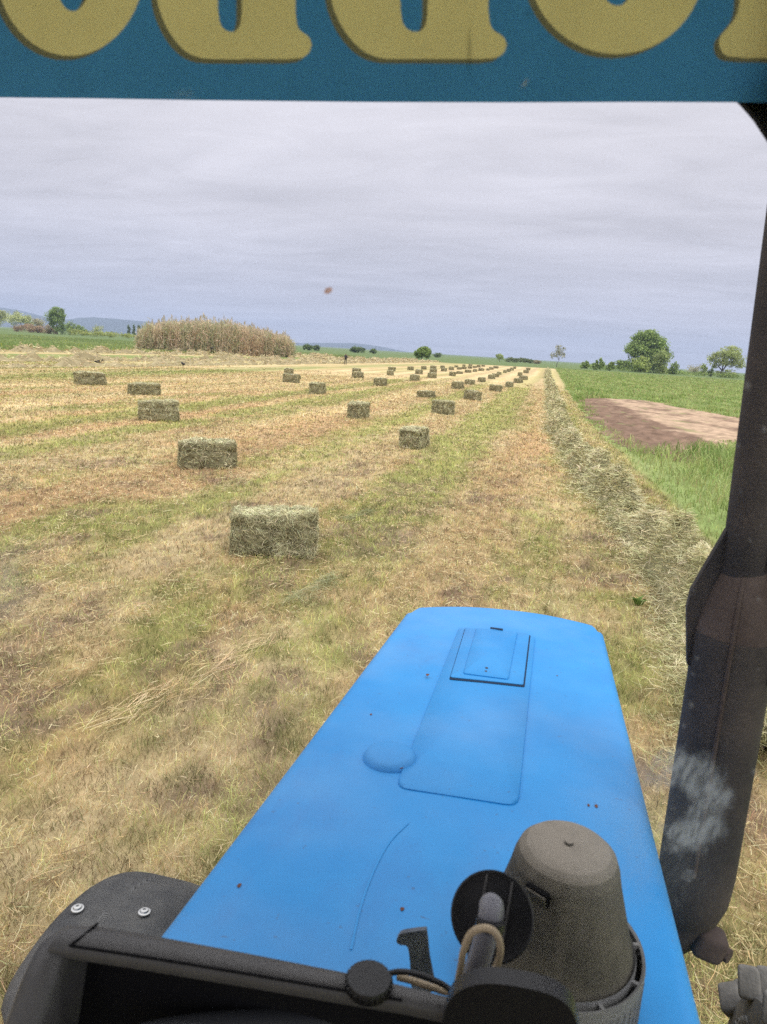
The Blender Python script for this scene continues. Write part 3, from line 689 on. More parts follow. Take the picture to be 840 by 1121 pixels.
plant('tree', 'slender sparse pale tree standing alone at the end of the track', 'tree', 600, 621, 376.5, 290, [(.52,.62,.30,.26),(.4,.5,.2,.2),(.62,.74,.24,.18),(.5,.88,.2,.1),(.75,.55,.16,.16),(.2,.5,.12,.16)], 330, .5, [(.17,.18,.16),(.13,.145,.115),(.20,.20,.185)], .13, TWF,
      limbs=[((.48,0),(.56,.3),1.),((.56,.28),(.5,.9),.7),((.56,.3),(.72,.75),.5),((.55,.32),(.32,.62),.5),((.53,.5),(.62,.88),.4),((.55,.4),(.25,.45),.35)])
plant('tree', 'round dense green bush standing alone above the far bales', 'bush', 453.5, 471.5, 378.5, 215, [(.3,.5,.32,.45),(.7,.52,.32,.45),(.5,.6,.35,.38),(.72,.78,.22,.2)], 4200, .42, [(.075,.115,.04),(.10,.15,.05),(.13,.18,.06)], .15, TWF)
plant('shrub', 'faint low bush just right of the round dense bush', 'shrub', 474, 485, 385, 420, [(.5,.4,.5,.5)], 400, .6, DK, .08, 'bushes on the far horizon')
plant('tree', 'tiny round tree on the horizon left of the dark hedge', 'tree', 543, 551.5, 387.5, 400, [(.5,.6,.5,.42)], 700, .55, G2, .15, 'bushes on the far horizon')
plant('hedge', 'dark low hedge on the horizon left of the slender pale tree', 'hedge', 553, 584, 390.5, 420, [(.2,.4,.25,.5),(.45,.5,.25,.5),(.7,.5,.25,.5),(.88,.35,.15,.4)], 1600, .6, DK+[(.09,.10,.05)], .08, 'bushes on the far horizon')
plant('hedge', 'brownish low scrub on the horizon at the foot of the slender tree', 'hedge', 583, 596, 393.5, 430, [(.4,.35,.45,.5)], 400, .6, [(.12,.11,.07)], .05, 'bushes on the far horizon')
plant('shrub', 'dark wide bush on the horizon right of the standing person', 'shrub', 383.5, 400, 379.3, 380, [(.3,.5,.35,.5),(.65,.5,.35,.5)], 1200, .55, DK+G1[:1], .08, 'bushes on the far horizon')
plant('shrub', 'small dark bush beside the wide bush right of the person', 'shrub', 404.5, 412.5, 381, 380, [(.5,.5,.5,.5)], 600, .55, DK+G1[:1], .08, 'bushes on the far horizon')
plant('shrub', 'dark bush right behind the right end of the reeds', 'shrub', 331, 343, 375, 330, [(.35,.5,.35,.5),(.7,.4,.3,.4)], 800, .55, DK+G1[:1], .08, 'bushes on the far horizon')
plant('shrub', 'lower dark bush second from the right end of the reeds', 'shrub', 342, 351, 377, 340, [(.5,.45,.5,.5)], 500, .55, DK, .08, 'bushes on the far horizon')
# the group on the left
LG = 'trees and bushes at the far left'
plant('tree', 'dark round leafy tree standing out above the bushes at far left', 'tree', 47.5, 77.5, 334.5, 330, [(.5,.62,.36,.28),(.3,.6,.24,.24),(.7,.62,.26,.26),(.5,.82,.28,.16),(.72,.4,.2,.2),(.3,.4,.2,.2),(.65,.2,.3,.2)], 5200, .6, [(.07,.11,.045),(.09,.14,.05),(.12,.165,.065)], .3, LG)
plant('tree', 'hazy grey green tree cut by the left picture edge', 'tree', -22, 11, 336.5, 480, [(.5,.55,.4,.4),(.7,.7,.25,.25),(.3,.7,.25,.25)], 2600, .8, G3, .3, LG)
plant('tree', 'hazy pale round tree between the left edge and the dark tree', 'tree', 9, 38, 339.5, 470, [(.3,.55,.3,.4),(.6,.6,.35,.35),(.8,.4,.2,.3)], 2600, .8, G3, .3, LG)
plant('shrub', 'rust brown thicket in front of the pale trees at far left', 'thicket', 13, 50, 354, 340, [(.15,.4,.2,.5),(.4,.45,.25,.55),(.65,.45,.25,.55),(.88,.4,.2,.5)], 2600, .6, [(.20,.15,.12),(.17,.125,.10),(.15,.14,.095)], .08, LG)
plant('shrub', 'grey green bush with faint lilac twigs behind the rust thicket', 'bush', 34, 50, 345, 400, [(.5,.45,.5,.5)], 900, .7, [(.2,.19,.16),(.17,.18,.12)], .1, LG)
plant('shrub', 'rusty bush right under the dark round tree', 'thicket', 47, 66, 355, 335, [(.3,.4,.35,.55),(.7,.4,.35,.5)], 1000, .6, [(.18,.14,.11),(.14,.14,.09)], .08, LG)
plant('shrub', 'green bush sloping down right of the dark round tree', 'bush', 73, 97, 352.5, 350, [(.25,.5,.3,.5),(.6,.4,.3,.4),(.85,.3,.2,.3)], 1500, .6, G1+G2[:1], .1, LG)
plant('shrub', 'pale bush standing above the yellow green hedge', 'bush', 100, 114, 356, 420, [(.5,.5,.5,.5)], 700, .6, G3, .1, LG)
plant('hedge', 'low yellow green hedge ending at the reeds', 'hedge', 70, 150, 361.5, 345, [(.1,.4,.14,.5),(.3,.4,.14,.5),(.5,.4,.14,.5),(.7,.45,.14,.55),(.9,.4,.14,.5)], 2400, .55, [(.19,.21,.07),(.15,.19,.07),(.11,.14,.05)], .05, LG)
for (px, tp, lab) in ((141.5,354.3,'left one of three slim dark poplars beside the reeds'),(146.8,354.5,'middle one of three slim dark poplars beside the reeds'),(152,354.6,'right one of three slim dark poplars beside the reeds')):
    plant('poplar', lab, 'tree', px-2, px+2, tp, 480, [(.5,.35,.5,.35),(.5,.7,.4,.3)], 500, .7, DK, .2, 'slim poplars by the reeds')

# ------------------------------------------------------------------ person and birds
p = gnd(378.3, 399.2); hs = 12*camdepth(p)/F/1.75
sk = [((0,0,.95),.15),((0,0,1.15),.15),((0,0,1.38),.17),((0,.01,1.50),.065),((0,.02,1.60),.10),((0,.01,1.72),.085),
      ((-.10,0,.88),.10),((-.11,.03,.48),.075),((-.12,-.02,.08),.055),((-.12,.14,.04),.045),
      ((.10,0,.88),.10),((.13,-.03,.48),.075),((.15,-.05,.08),.055),((.15,.11,.04),.045),
      ((-.20,0,1.42),.075),((-.31,.02,1.13),.055),((-.16,.22,1.18),.045),((-.08,.26,1.24),.045),
      ((.20,0,1.42),.075),((.31,.02,1.13),.055),((.16,.22,1.18),.045),((.08,.26,1.24),.045)]
ed = [(0,1),(1,2),(2,3),(3,4),(4,5),(0,6),(6,7),(7,8),(8,9),(0,10),(10,11),(11,12),(12,13),(2,14),(14,15),(15,16),(16,17),(2,18),(18,19),(19,20),(20,21)]
me = bpy.data.meshes.new('person'); me.from_pydata([s[0] for s in sk], ed, []); per = bpy.data.objects.new('person', me); C.objects.link(per)
md = per.modifiers.new('skin', 'SKIN'); 
for v, s in zip(me.skin_vertices[0].data, sk): v.radius = (s[1], s[1]*.85)
me.skin_vertices[0].data[0].use_root = True
per.modifiers.new('sub', 'SUBSURF').levels = 1; per.modifiers['sub'].render_levels = 2
pm = mat('clothes_and_skin', (.02,.02,.025), .8, .2); nt = pm.node_tree; N, L = nt.nodes, nt.links
tc = N.new('ShaderNodeTexCoord'); sp = N.new('ShaderNodeSeparateXYZ'); L.new(tc.outputs['Object'], sp.inputs['Vector'])
cr = N.new('ShaderNodeValToRGB'); cr.color_ramp.interpolation = 'CONSTANT'
for pos, cl in ((0,(.012,.012,.014,1)),(.06,(.015,.015,.02,1)),(.52,(.035,.03,.035,1)),(.86,(.30,.17,.12,1)),(.935,(.02,.015,.012,1))):
    e = cr.color_ramp.elements.new(pos) if pos not in (0,) else cr.color_ramp.elements[0]; e.position = pos; e.color = cl
cr.color_ramp.elements[-1].color = (.02,.015,.012,1)
mv = N.new('ShaderNodeMath'); mv.operation = 'DIVIDE'; mv.inputs[1].default_value = 1.75; L.new(sp.outputs['Z'], mv.inputs[0]); L.new(mv.outputs[0], cr.inputs['Fac']); L.new(cr.outputs['Color'], N['Principled BSDF'].inputs['Base Color'])
me.materials.append(pm); per.location = p; per.scale = (hs,)*3; per.rotation_euler = (0, 0, PI+.4)
tag(per, 'person in dark clothes standing with bent elbows beside the far hay rows', 'person')

def crow(loc, rz, label, wings=False, sc=1.):
    bm = bmesh.new()
    add_tube(bm, [(-.24,0,.20),(-.16,0,.21),(-.06,0,.22),(.06,0,.245),(.12,0,.29),(.16,0,.315),(.20,0,.315),(.225,0,.31),(.28,0,.295)], [.03,.04,.07,.078,.055,.045,.042,.02,.004], 10)
    for s in (-1, 1):
        add_tube(bm, [(-.01,s*.03,.18),(-.01,s*.035,.09),(.0,s*.035,.0),(.05,s*.035,.0)], [.018,.008,.008,.006], 6)
        if wings:
            pts = [(.08,s*.05,.26),(.12,s*.22,.36),(.05,s*.46,.38),(-.06,s*.44,.36),(-.10,s*.2,.31),(-.10,s*.05,.25)]
            add_prism(bm, [pts], (0, 0, .012))
        else:
            add_tube(bm, [(.08,s*.06,.25),(-.08,s*.07,.235),(-.22,s*.03,.21)], [.03,.045,.012], 8)
    o = obj('crow', bm, M['bird']); o.location = loc; o.rotation_euler = (0, 0, rz); o.scale = (sc,)*3
    return tag(o, label, 'bird', 'black crows')
crow(gnd(108, 400.5), .3, 'black crow on the hay rows above the ragged leftmost bale', sc=1.3)
crow(gnd(200.5, 402), 2.6, 'black crow on the ground below the left end of the reeds', sc=1.15)
q = atY(231.5, 381, 95); crow((q[0], q[1], q[2]-.3), 2.9, 'black crow with open wings low in front of the reeds', True, 1.2)

# ==================================================================== the tractor
tr = thing('tractor', 'blue tractor with long hood, black exhaust and teal sunstrip, seen from its cab', 'tractor', (0, 0, 0))
# ---- hood
blue = bpy.data.materials.new('blue_hood_paint'); blue.use_nodes = True
nt = blue.node_tree; N, L = nt.nodes, nt.links; b = N['Principled BSDF']; b.inputs['Roughness'].default_value = .5; b.inputs['Specular IOR Level'].default_value = .35
tc = N.new('ShaderNodeTexCoord')
def nnoise(scale, detail, rough=.6, st=(1,1,1)):
    mp = N.new('ShaderNodeMapping'); mp.inputs['Scale'].default_value = st; L.new(tc.outputs['Object'], mp.inputs['Vector'])
    n = N.new('ShaderNodeTexNoise'); n.inputs['Scale'].default_value = scale; n.inputs['Detail'].default_value = detail; n.inputs['Roughness'].default_value = rough; L.new(mp.outputs['Vector'], n.inputs['Vector']); return n
def ramp(n, a, b_, ca, cb):
    r = N.new('ShaderNodeValToRGB'); r.color_ramp.elements[0].position = a; r.color_ramp.elements[1].position = b_; r.color_ramp.elements[0].color = ca; r.color_ramp.elements[1].color = cb; L.new(n.outputs['Fac'], r.inputs['Fac']); return r
def mixc(fac, a, bcol):
    m_ = N.new('ShaderNodeMix'); m_.data_type = 'RGBA'; L.new(fac, m_.inputs['Factor'])
    if isinstance(a, tuple): m_.inputs['A'].default_value = a
    else: L.new(a, m_.inputs['A'])
    m_.inputs['B'].default_value = bcol; return m_.outputs['Result']
r1 = ramp(nnoise(4, 8), .35, .7, (.015,.212,.53,1), (.027,.252,.585,1))
sm = ramp(nnoise(3.2, 6, .7, (1.6, .6, 1)), .56, .78, (0,0,0,1), (.42,.42,.42,1))
c1 = mixc(sm.outputs['Color'], r1.outputs['Color'], (.03,.12,.36,1))            # grey hand smears
sp1 = ramp(nnoise(90, 2, .5), .70, .76, (0,0,0,1), (.5,.5,.5,1))
c2 = mixc(sp1.outputs['Color'], c1, (.05,.075,.13,1))                            # specks of dirt
du = ramp(nnoise(1.6, 5, .6), .45, .75, (0,0,0,1), (.24,.24,.24,1))
c3 = mixc(du.outputs['Color'], c2, (.30,.36,.46,1))                              # dust
L.new(c3, b.inputs['Base Color'])
rr = ramp(nnoise(6, 6), .3, .7, (.42,.42,.42,1), (.62,.62,.62,1)); L.new(rr.outputs['Color'], b.inputs['Roughness'])
M['blue'] = blue
M['blue_gap'] = mat('dark_panel_gap', (.018,.035,.07), .8, .1)
A0, A1 = onhood(170, 1020), onhood(445, 667); B0, B1 = onhood(775, 1121), onhood(662, 690)
def edgeL(Y): return A0[0]+(A1[0]-A0[0])*(Y-A0[1])/(A1[1]-A0[1])
def edgeR(Y): return B0[0]+(B1[0]-B0[0])*(Y-B0[1])/(B1[1]-B0[1])
def hoodz(x_, Y): 
    u = (x_-(edgeL(Y)+edgeR(Y))/2)/((edgeR(Y)-edgeL(Y))/2); return 1.58-.047*Y+.006*(1-u*u)
Yr = .64; rc = .028
bm = bmesh.new(); rows = []
sect = [('L', PI/2, -.44), ('L', PI/2, -.2)]+[('L', a, 0) for a in np.linspace(PI/2, 0, 8)]+[('T', u, 0) for u in np.linspace(-1, 1, 26)[1:-1]]+[('R', a, 0) for a in np.linspace(0, PI/2, 8)]+[('R', PI/2, -.2), ('R', PI/2, -.44)]
stations = [(v, 0., 0.) for v in np.linspace(0, 1, 36)]+[(1, .045*math.sin(a), .045*(1-math.cos(a))) for a in np.linspace(0, PI/2, 8)[1:]]+[(1, .046, .16), (1, .04, .42)]
for v, ey, dz in stations:
    row = []
    for kd, a, zd in sect:
        if kd == 'T': u = a*.955
        else: u = -1. if kd == 'L' else 1.
        Yf = (2.235-.095*abs(u)**2.2+.03*u)-.035-(0.03 if kd != 'T' and a > .1 else 0)
        Y = Yr+v*(Yf-Yr)+ey; l, r_ = edgeL(min(Y, 2.15)), edgeR(min(Y, 2.15))
        tp = 1.58-.047*Y
        if kd == 'T': X = (l+r_)/2+u*(r_-l)/2; Z = hoodz(X, Y)
        else:
            s = -1 if kd == 'L' else 1; e = l if kd == 'L' else r_
            X = e-s*rc+s*rc*math.sin(a)+s*.0; Z = tp-rc*(1-math.cos(a))+zd+.001
        Z = min(Z, tp+.006-dz)
        row.append(bm.verts.new((X, Y, Z)))
    rows.append(row)
for a, b_ in zip(rows[:-1], rows[1:]):
    for k in range(len(a)-1): bm.faces.new((a[k], a[k+1], b_[k+1], b_[k]))
hood = obj('hood', bm, blue, tr, angle=50)
def rrect(P, r, n=5):
    """rounded polygon through pixel corners P laid on the hood"""
    Q = [onhood(*p) for p in P]; out = []
    for i in range(len(Q)):
        a, c, d = Q[i-1], Q[i], Q[(i+1) % len(Q)]
        u = (a-c)/np.linalg.norm(a-c); w = (d-c)/np.linalg.norm(d-c)
        for t in np.linspace(0, 1, n): 
            p_ = c+u*r*(1-t)**2+w*r*t**2; out.append((p_[0], p_[1], hoodz(p_[0], p_[1])))
    return out
def slab(name, P, r, lift, th, m, parent, bev=.0):
    bm = bmesh.new(); lp = [(p[0], p[1], p[2]+lift) for p in rrect(P, r)]
    c = np.mean(np.array(lp), 0); up = (0, .047, 1)
    vs = [bm.verts.new(p) for p in lp]
    vt = [bm.verts.new((p[0], p[1], p[2]+th*.5)) for p in lp]
    q = 1-bev
    vb = [bm.verts.new((c[0]+(p[0]-c[0])*1.0-(p[0]-c[0])/max(1e-6, math.hypot(p[0]-c[0], p[1]-c[1]))*th*1.2, p[1]-(p[1]-c[1])/max(1e-6, math.hypot(p[0]-c[0], p[1]-c[1]))*th*1.2, p[2]+th)) for p in lp]
    n = len(vs)
    for a, b_ in ((vs, vt), (vt, vb)):
        for i in range(n): bm.faces.new((a[i], a[(i+1) % n], b_[(i+1) % n], b_[i]))
    ctr = bm.verts.new((c[0], c[1], hoodz(c[0], c[1])+lift+th))
    for i in range(n): bm.faces.new((vb[i], vb[(i+1) % n], ctr))
    bm.faces.new(vs[::-1])
    return obj(name, bm, m, parent, angle=60)
slab('raised_panel', [(433,866),(567,887),(586,699),(503,689)], .025, -.001, .0065, blue, hood)
# the hatch: a lid with a dark gap round three sides, and a raised plate on it
slab('hatch_gap', [(491.5,749),(574,757.5),(580.5,700),(508.5,693)], .004, .0058, .0016, M['blue_gap'], hood)
slab('hatch', [(492.6,747.3),(572.4,755.8),(579.3,698.8),(509.5,692.1)], .006, .0070, .0035, blue, hood)
slab('hatch_plate', [(506.5,745),(556,751.5),(566,699),(521,694.5)], .008, .0100, .006, blue, hood)
bm = bmesh.new(); q = onhood(543, 697); add_box(bm, (q[0], q[1], hoodz(q[0], q[1])+.0175), (.035,.010,.002)); obj('hatch_catch', bm, M['blue_gap'], hood, smooth=False)
bm = bmesh.new(); q = onhood(532, 741)
for dx_ in (0,): 
    add_lathe(bm, [(0,.002),(.003,.002),(.0035,0)], 12, origin=(q[0], q[1], hoodz(q[0], q[1])+.016)); add_lathe(bm, [(0,.002),(.003,.002),(.0035,0)], 12, origin=(q[0], q[1]-.02, hoodz(q[0], q[1])+.016))
obj('hatch_rivet', bm, M['exhaust_rust'], hood)
bm = bmesh.new(); q = onhood(427, 834); add_lathe(bm, [(.050,-.002),(.048,.005),(.043,.012),(.035,.0155),(0,.017)], 40, origin=(q[0], q[1], hoodz(q[0], q[1]))); obj('round_bump', bm, blue, hood)
# flaked paint: little rust chips
rcm = mat('rust_chip', (.13,.06,.04), .9, .1)
for (px, py, s_) in ((468,744,.006),(406,784,.003),(439,847,.004),(653,885,.004),(644,884,.003),(610,742,.002),(440,1000,.003),(262,972,.004)):
    q = onhood(px, py); n_ = 7; bm = bmesh.new()
    vs = [bm.verts.new((q[0]+s_*random.uniform(.5,1.)*math.cos(a), q[1]+1.5*s_*random.uniform(.5,1.)*math.sin(a), hoodz(q[0], q[1])+(.0075 if 433 < px < 586 and 689 < py < 887 else .0012))) for a in [2*PI*i/n_ for i in range(n_)]]; bm.faces.new(vs)
    obj('rust_chip', bm, rcm, hood, smooth=False)
# a pale scuff line
bm = bmesh.new(); pts = [onhood(*p) for p in spline([(447,905),(425,928),(408,960),(394,1000),(384,1045)], 8)]
prev = None
for q in pts:
    a = bm.verts.new((q[0]-.0014, q[1], hoodz(q[0], q[1])+.0012)); c = bm.verts.new((q[0]+.0014, q[1]+.001, hoodz(q[0], q[1])+.0012))
    if prev: bm.faces.new((prev[0], prev[1], c, a))
    prev = (a, c)
obj('scuff_line', bm, mat('scuffed_blue', (.033,.252,.585), .6, .3), hood)
# engine block under the hood
bm = bmesh.new(); add_box(bm, (-.06,1.35,.86), (.5,1.45,.5), bev=.03); add_box(bm, (-.07,1.62,.48), (1.1,.16,.16), bev=.03); obj('engine_block', bm, M['inner_black'], tr)

# ---- front wheels
def wheel(cx_, cy_, rz):
    t = bpy.data.objects.new('front_wheel', None); C.objects.link(t); t.parent = tr; t.location = (cx_, cy_, .42); t.rotation_euler = (0, 0, rz)
    A = Matrix.Rotation(PI/2, 3, 'Y'); bm = bmesh.new()
    prof = [(.25,-.10),(.27,-.125),(.33,-.135),(.37,-.128),(.392,-.10),(.398,0),(.392,.10),(.37,.128),(.33,.135),(.27,.125),(.25,.10)]
    add_lathe(bm, prof, 64, A)
    for i in range(26):
        a = 2*PI*(i+.0)/26*1.; s = -1 if i % 2 else 1
        for k in range(4):                                  # slanted lug in four pieces
            f0 = k/4; ang = a+f0*.26; xx = s*(.124-.036*k)
            rad = .405-.006*(k == 0)
            R_ = Matrix.Rotation(ang, 3, 'X') @ Matrix.Rotation(-s*.5, 3, 'Z')
            c_ = Matrix.Rotation(ang, 3, 'X') @ Vector((xx, 0, rad))
            add_box(bm, c_, (.064,.044,.078), Matrix.Rotation(ang, 3, 'X') @ Matrix.Rotation(s*.7, 3, 'Z'), .011)
    ty = obj('tyre', bm, M['rubber'], t, angle=40)
    bm = bmesh.new(); add_lathe(bm, [(.252,-.11),(.24,-.10),(.22,-.05),(.08,-.02),(.0,-.02)], 48, A); add_lathe(bm, [(.252,.11),(.24,.10),(.22,.05),(.08,.03),(.0,.03)], 48, A)
    obj('rim', bm, M['rim'], t)
    return t, ty
WY = 1.62
wl, _ = wheel(-.87, 1.40, 0); wl.scale = (.9, .9, .9); wl.location.z = .37
wr_, tyr = wheel(.80, 1.50, 0)
# raised maker lettering on the inner sidewall of the right tyre
fc = bpy.data.curves.new('tyre_lettering', 'FONT'); fc.body = 'BELSHINA'; fc.size = .030; fc.extrude = .003; fc.align_x = 'CENTER'
fo = bpy.data.objects.new('t', fc); C.objects.link(fo); dg = bpy.context.evaluated_depsgraph_get()
me = bpy.data.meshes.new_from_object(fo.evaluated_get(dg)); bpy.data.objects.remove(fo)
_a0, _r0 = .98, .308
for v in me.vertices:
    a = v.co.x/_r0-_a0; rad = _r0+v.co.y*.9
    v.co = Vector((-.1335-.003-v.co.z, math.sin(-a)*rad, math.cos(a)*rad))
me.materials.append(mat('dusty_raised_rubber', (.24,.23,.21), .9, .1)); lt = bpy.data.objects.new('tyre_lettering', me); C.objects.link(lt); lt.parent = wr_

# ---- left front mudguard
bm = bmesh.new(); rows = []
fr0 = .442; xc = -.925; hw = .165; FY = 1.355
for i in range(27):
    a = math.radians(20+i*(104/26)); r_ = []
    endk = min(1, min(i, 26-i)/4.)
    for j in range(21):
        u = -1+2*j/20; w_ = hw*(.72+.28*math.sqrt(max(0, 1-(1-endk)**2)))
        sag = .11*abs(u)**4*(u < 0)+.03*abs(u)**5*(u >= 0)
        r_.append(bm.verts.new((xc+u*w_, FY+math.cos(a)*(fr0-sag), .42+math.sin(a)*(fr0-sag))))
    rows.append(r_)
for a, b_ in zip(rows[:-1], rows[1:]):
    for k in range(len(a)-1): bm.faces.new((a[k], a[k+1], b_[k+1], b_[k]))
r = bmesh.ops.solidify(bm, geom=bm.faces[:], thickness=.008)
fe = obj('mudguard', bm, M['fender'], tr, angle=50)
for (px, py) in ((85,996),(158,1000)):
    # find the point where the sight line meets the guard
    d = RM @ ray(px, py); best = None
    for t_ in np.linspace(1., 2.2, 2400):
        q = O+d*t_; rr_ = math.hypot(q[1]-FY, q[2]-.42)
        if rr_ < fr0: best = q; break
    if best is None: continue
    nr = Vector((0, best[1]-FY, best[2]-.42)).normalized(); A = nr.to_track_quat('Z', 'Y').to_matrix()
    bm = bmesh.new(); add_lathe(bm, [(.015,0),(.015,.003),(.011,.004),(.009,.008),(.004,.009),(.004,.006),(0,.006)], 20, A, Vector(best)+nr*.002); obj('bolt', bm, M['steel'], fe)

# ---- exhaust
MX, MY = .323, 1.15
ex = bpy.data.objects.new('exhaust', None); C.objects.link(ex); ex.parent = tr
bm = bmesh.new(); R0 = .0585
prof = [(.03,1.345),(.044,1.365),(.055,1.40),(R0,1.45),(R0,1.862)]
add_lathe(bm, prof, 40, origin=(MX, MY, 0))
for v in bm.verts: v.co.x += -.004*(v.co.z-1.5)/.4
obj('muffler', bm, M['exhaust'], ex, angle=25)
bm = bmesh.new(); add_tube(bm, [(MX-.006,MY,1.94),(MX-.012,MY,2.1),(MX-.022,MY,2.4),(MX-.034,MY,2.75),(MX-.045,MY+.01,2.95)], .0325, 28); add_tube(bm, [(MX-.006,MY,1.955),(MX-.006,MY,1.966)], .0355, 28); obj('pipe', bm, M['exhaust'], ex)
bm = bmesh.new(); add_lathe(bm, [(R0,1.862),(.0565,1.876),(.046,1.922),(.0385,1.948),(.036,1.958),(.034,1.965)], 40, origin=(MX-.004, MY, 0)); obj('shoulder', bm, M['exhaust_rust'], ex, angle=60)
# welded seam down the front of the muffler, shoulder included
cam_dir = math.atan2(-MY, -MX)
sa = cam_dir-.02
bm = bmesh.new()
def mp_(rad, z_, a=sa): return (MX-.004*(z_-1.5)/.4+math.cos(a)*rad, MY+math.sin(a)*rad, z_)
add_tube(bm, [mp_(.034,1.958), mp_(.045,1.925), mp_(.0555,1.885), mp_(R0+.0005,1.862), mp_(R0+.0005,1.7), mp_(R0+.0005,1.47)], .0032, 8); obj('weld_seam', bm, M['exhaust_rust'], ex)
# gusset plates between shoulder and pipe
for a in (cam_dir-1.35, cam_dir+1.25, cam_dir+PI):
    bm = bmesh.new(); t_ = Vector((-math.sin(a), math.cos(a), 0))*.009
    pts = [Vector(mp_(.030,2.025,a)), Vector(mp_(.036,2.02,a)), Vector(mp_(.072,1.92,a)), Vector(mp_(.0745,1.89,a)), Vector(mp_(.062,1.80,a)), Vector(mp_(R0-.006,1.80,a)), Vector(mp_(R0-.006,1.862,a)), Vector(mp_(.030,1.955,a))]
    add_prism(bm, [[p_-t_ for p_ in pts]], t_*2); obj('gusset', bm, M['exhaust'], ex, smooth=False)
# elbow below the muffler with its flange and bolt
bm = bmesh.new(); add_tube(bm, spline([(MX,MY,1.43),(MX+.004,MY+.0,1.36),(MX-.03,MY+.02,1.29),(MX-.10,MY+.04,1.25),(MX-.2,MY+.05,1.23)], 5), .036, 20); obj('elbow', bm, M['exhaust'], ex)
bm = bmesh.new(); q = atY(776, 1032, 1.13); add_box(bm, q, (.050,.045,.050), Matrix.Rotation(.25, 3, 'Y'), .012); q2 = atY(799, 1048, 1.12); add_tube(bm, [q+np.array([.02,0,-.01]), q2], [.014,.012], 8); obj('flange', bm, M['exhaust_rust'], ex)

# ---- air pre-cleaner
pc = bpy.data.objects.new('air_precleaner', None); C.objects.link(pc); pc.parent = tr
PX, PY = .075, .735
bm = bmesh.new(); ztop = 1.738
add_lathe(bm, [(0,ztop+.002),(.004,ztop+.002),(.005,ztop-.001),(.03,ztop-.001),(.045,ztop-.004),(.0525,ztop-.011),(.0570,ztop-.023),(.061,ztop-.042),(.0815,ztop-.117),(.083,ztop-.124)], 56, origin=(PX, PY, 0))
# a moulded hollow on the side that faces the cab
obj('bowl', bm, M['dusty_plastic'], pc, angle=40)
ca = math.atan2(-PY, -PX)-.42
bm = bmesh.new(); A = Matrix.Rotation(ca-PI/2+PI, 3, 'Z') @ Matrix.Rotation(.24, 3, 'X')
rr_ = .0585; add_box(bm, (PX+math.cos(ca)*rr_, PY+math.sin(ca)*rr_, ztop-.032), (.028,.006,.018), A, .002); 
obj('moulded_catch', bm, M['inner_black'], pc)
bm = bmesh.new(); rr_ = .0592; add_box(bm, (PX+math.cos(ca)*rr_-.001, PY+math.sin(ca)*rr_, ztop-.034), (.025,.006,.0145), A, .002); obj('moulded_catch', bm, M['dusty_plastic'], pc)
bm = bmesh.new(); zb = ztop-.122
add_lathe(bm, [(.0825,zb-.004),(.0845,zb),(.0855,zb+.002),(.0865,zb-.002),(.0865,zb-.02),(.0865,zb-.07)], 56, origin=(PX, PY, 0))
add_lathe(bm, [(.0925,zb-.002),(.0955,zb),(.0965,zb-.004),(.096,zb-.03),(.095,zb-.07)], 56, origin=(PX, PY, 0))
for i in range(10):
    a = 2*PI*i/10+.2; add_box(bm, (PX+math.cos(a)*.0895, PY+math.sin(a)*.0895, zb-.004), (.010,.004,.006), Matrix.Rotation(a, 3, 'Z'))
for i in range(60):
    a = 2*PI*i/60; add_box(bm, (PX+math.cos(a)*.0953, PY+math.sin(a)*.0953, zb-.045), (.003,.003,.06), Matrix.Rotation(a, 3, 'Z'))
obj('base_ring', bm, M['fender'], pc, angle=40)
bm = bmesh.new(); add_lathe(bm, [(.093,zb-.03),(.09,1.40),(0,1.40)], 40, origin=(PX, PY, 0)); obj('base_body', bm, M['fender'], pc)

# ---- latch lever on the hood behind the glass
def flat(name, px_pts, Y, th, m, parent, hole=None, n=6):
    bm = bmesh.new(); add_prism(bm, [[atY(p_[0], p_[1], Y) for p_ in px_pts]], (0, th, 0))
    o = obj(name, bm, m, parent, angle=40)
    bv = o.modifiers.new('bev', 'BEVEL'); bv.width = .0015; bv.segments = 2
    return o
flat('latch_lever', spline([(436,1026),(441,1022),(463,1019),(467,1022),(470,1050),(475,1085),(452,1085),(449,1055),(446,1037),(438,1035),(434,1031)], 3, True), .66, .006, M['grey_plastic'] if 0 else mat('scuffed_dark_lever', (.065,.075,.095), .6, .3, col2=(.15,.17,.20), vscale=40), tr)

# ---- windscreen, frame, sunstrip, dirt
ws = bpy.data.objects.new('windscreen', None); C.objects.link(ws); ws.parent = tr
gm = bpy.data.materials.new('clear_glass'); gm.use_nodes = True; N = gm.node_tree.nodes; N.remove(N['Principled BSDF']); tb = N.new('ShaderNodeBsdfTransparent'); tb.inputs['Color'].default_value = (.985,.99,.988,1)
gm.node_tree.links.new(tb.outputs['BSDF'], N['Material Output'].inputs['Surface'])
GY = .60
bm = bmesh.new(); add_box(bm, (-.12, GY+.003, 2.09), (1.02,.005,.98)); obj('pane', bm, gm, ws, smooth=False)
def ell(cx_, cy_, rx, ry, n=48): return [(cx_+rx*math.cos(2*PI*i/n), cy_+ry*math.sin(2*PI*i/n)) for i in range(n)]
def shift(lps, dx_, dy_): return [[(a+dx_, b_+dy_) for a, b_ in lp] for lp in lps]
def aletter(x0):
    out = spline([(x0+14,-100),(x0+4,-60),(x0-2,-20),(x0+1,8),(x0+12,34),(x0+28,54),(x0+46,63),(x0+70,64.5),(x0+110,64.5),(x0+150,64),(x0+163,60),(x0+168,50),(x0+165,40),(x0+156,33),(x0+152,24),(x0+150.5,0),(x0+150,-60),(x0+148,-100)], 4)
    hole = spline([(x0+66,-60),(x0+65,-20),(x0+66,10),(x0+69,27),(x0+77,34),(x0+86,33),(x0+91,22),(x0+92,0),(x0+92,-30),(x0+90,-60)], 4)
    return [out, hole]
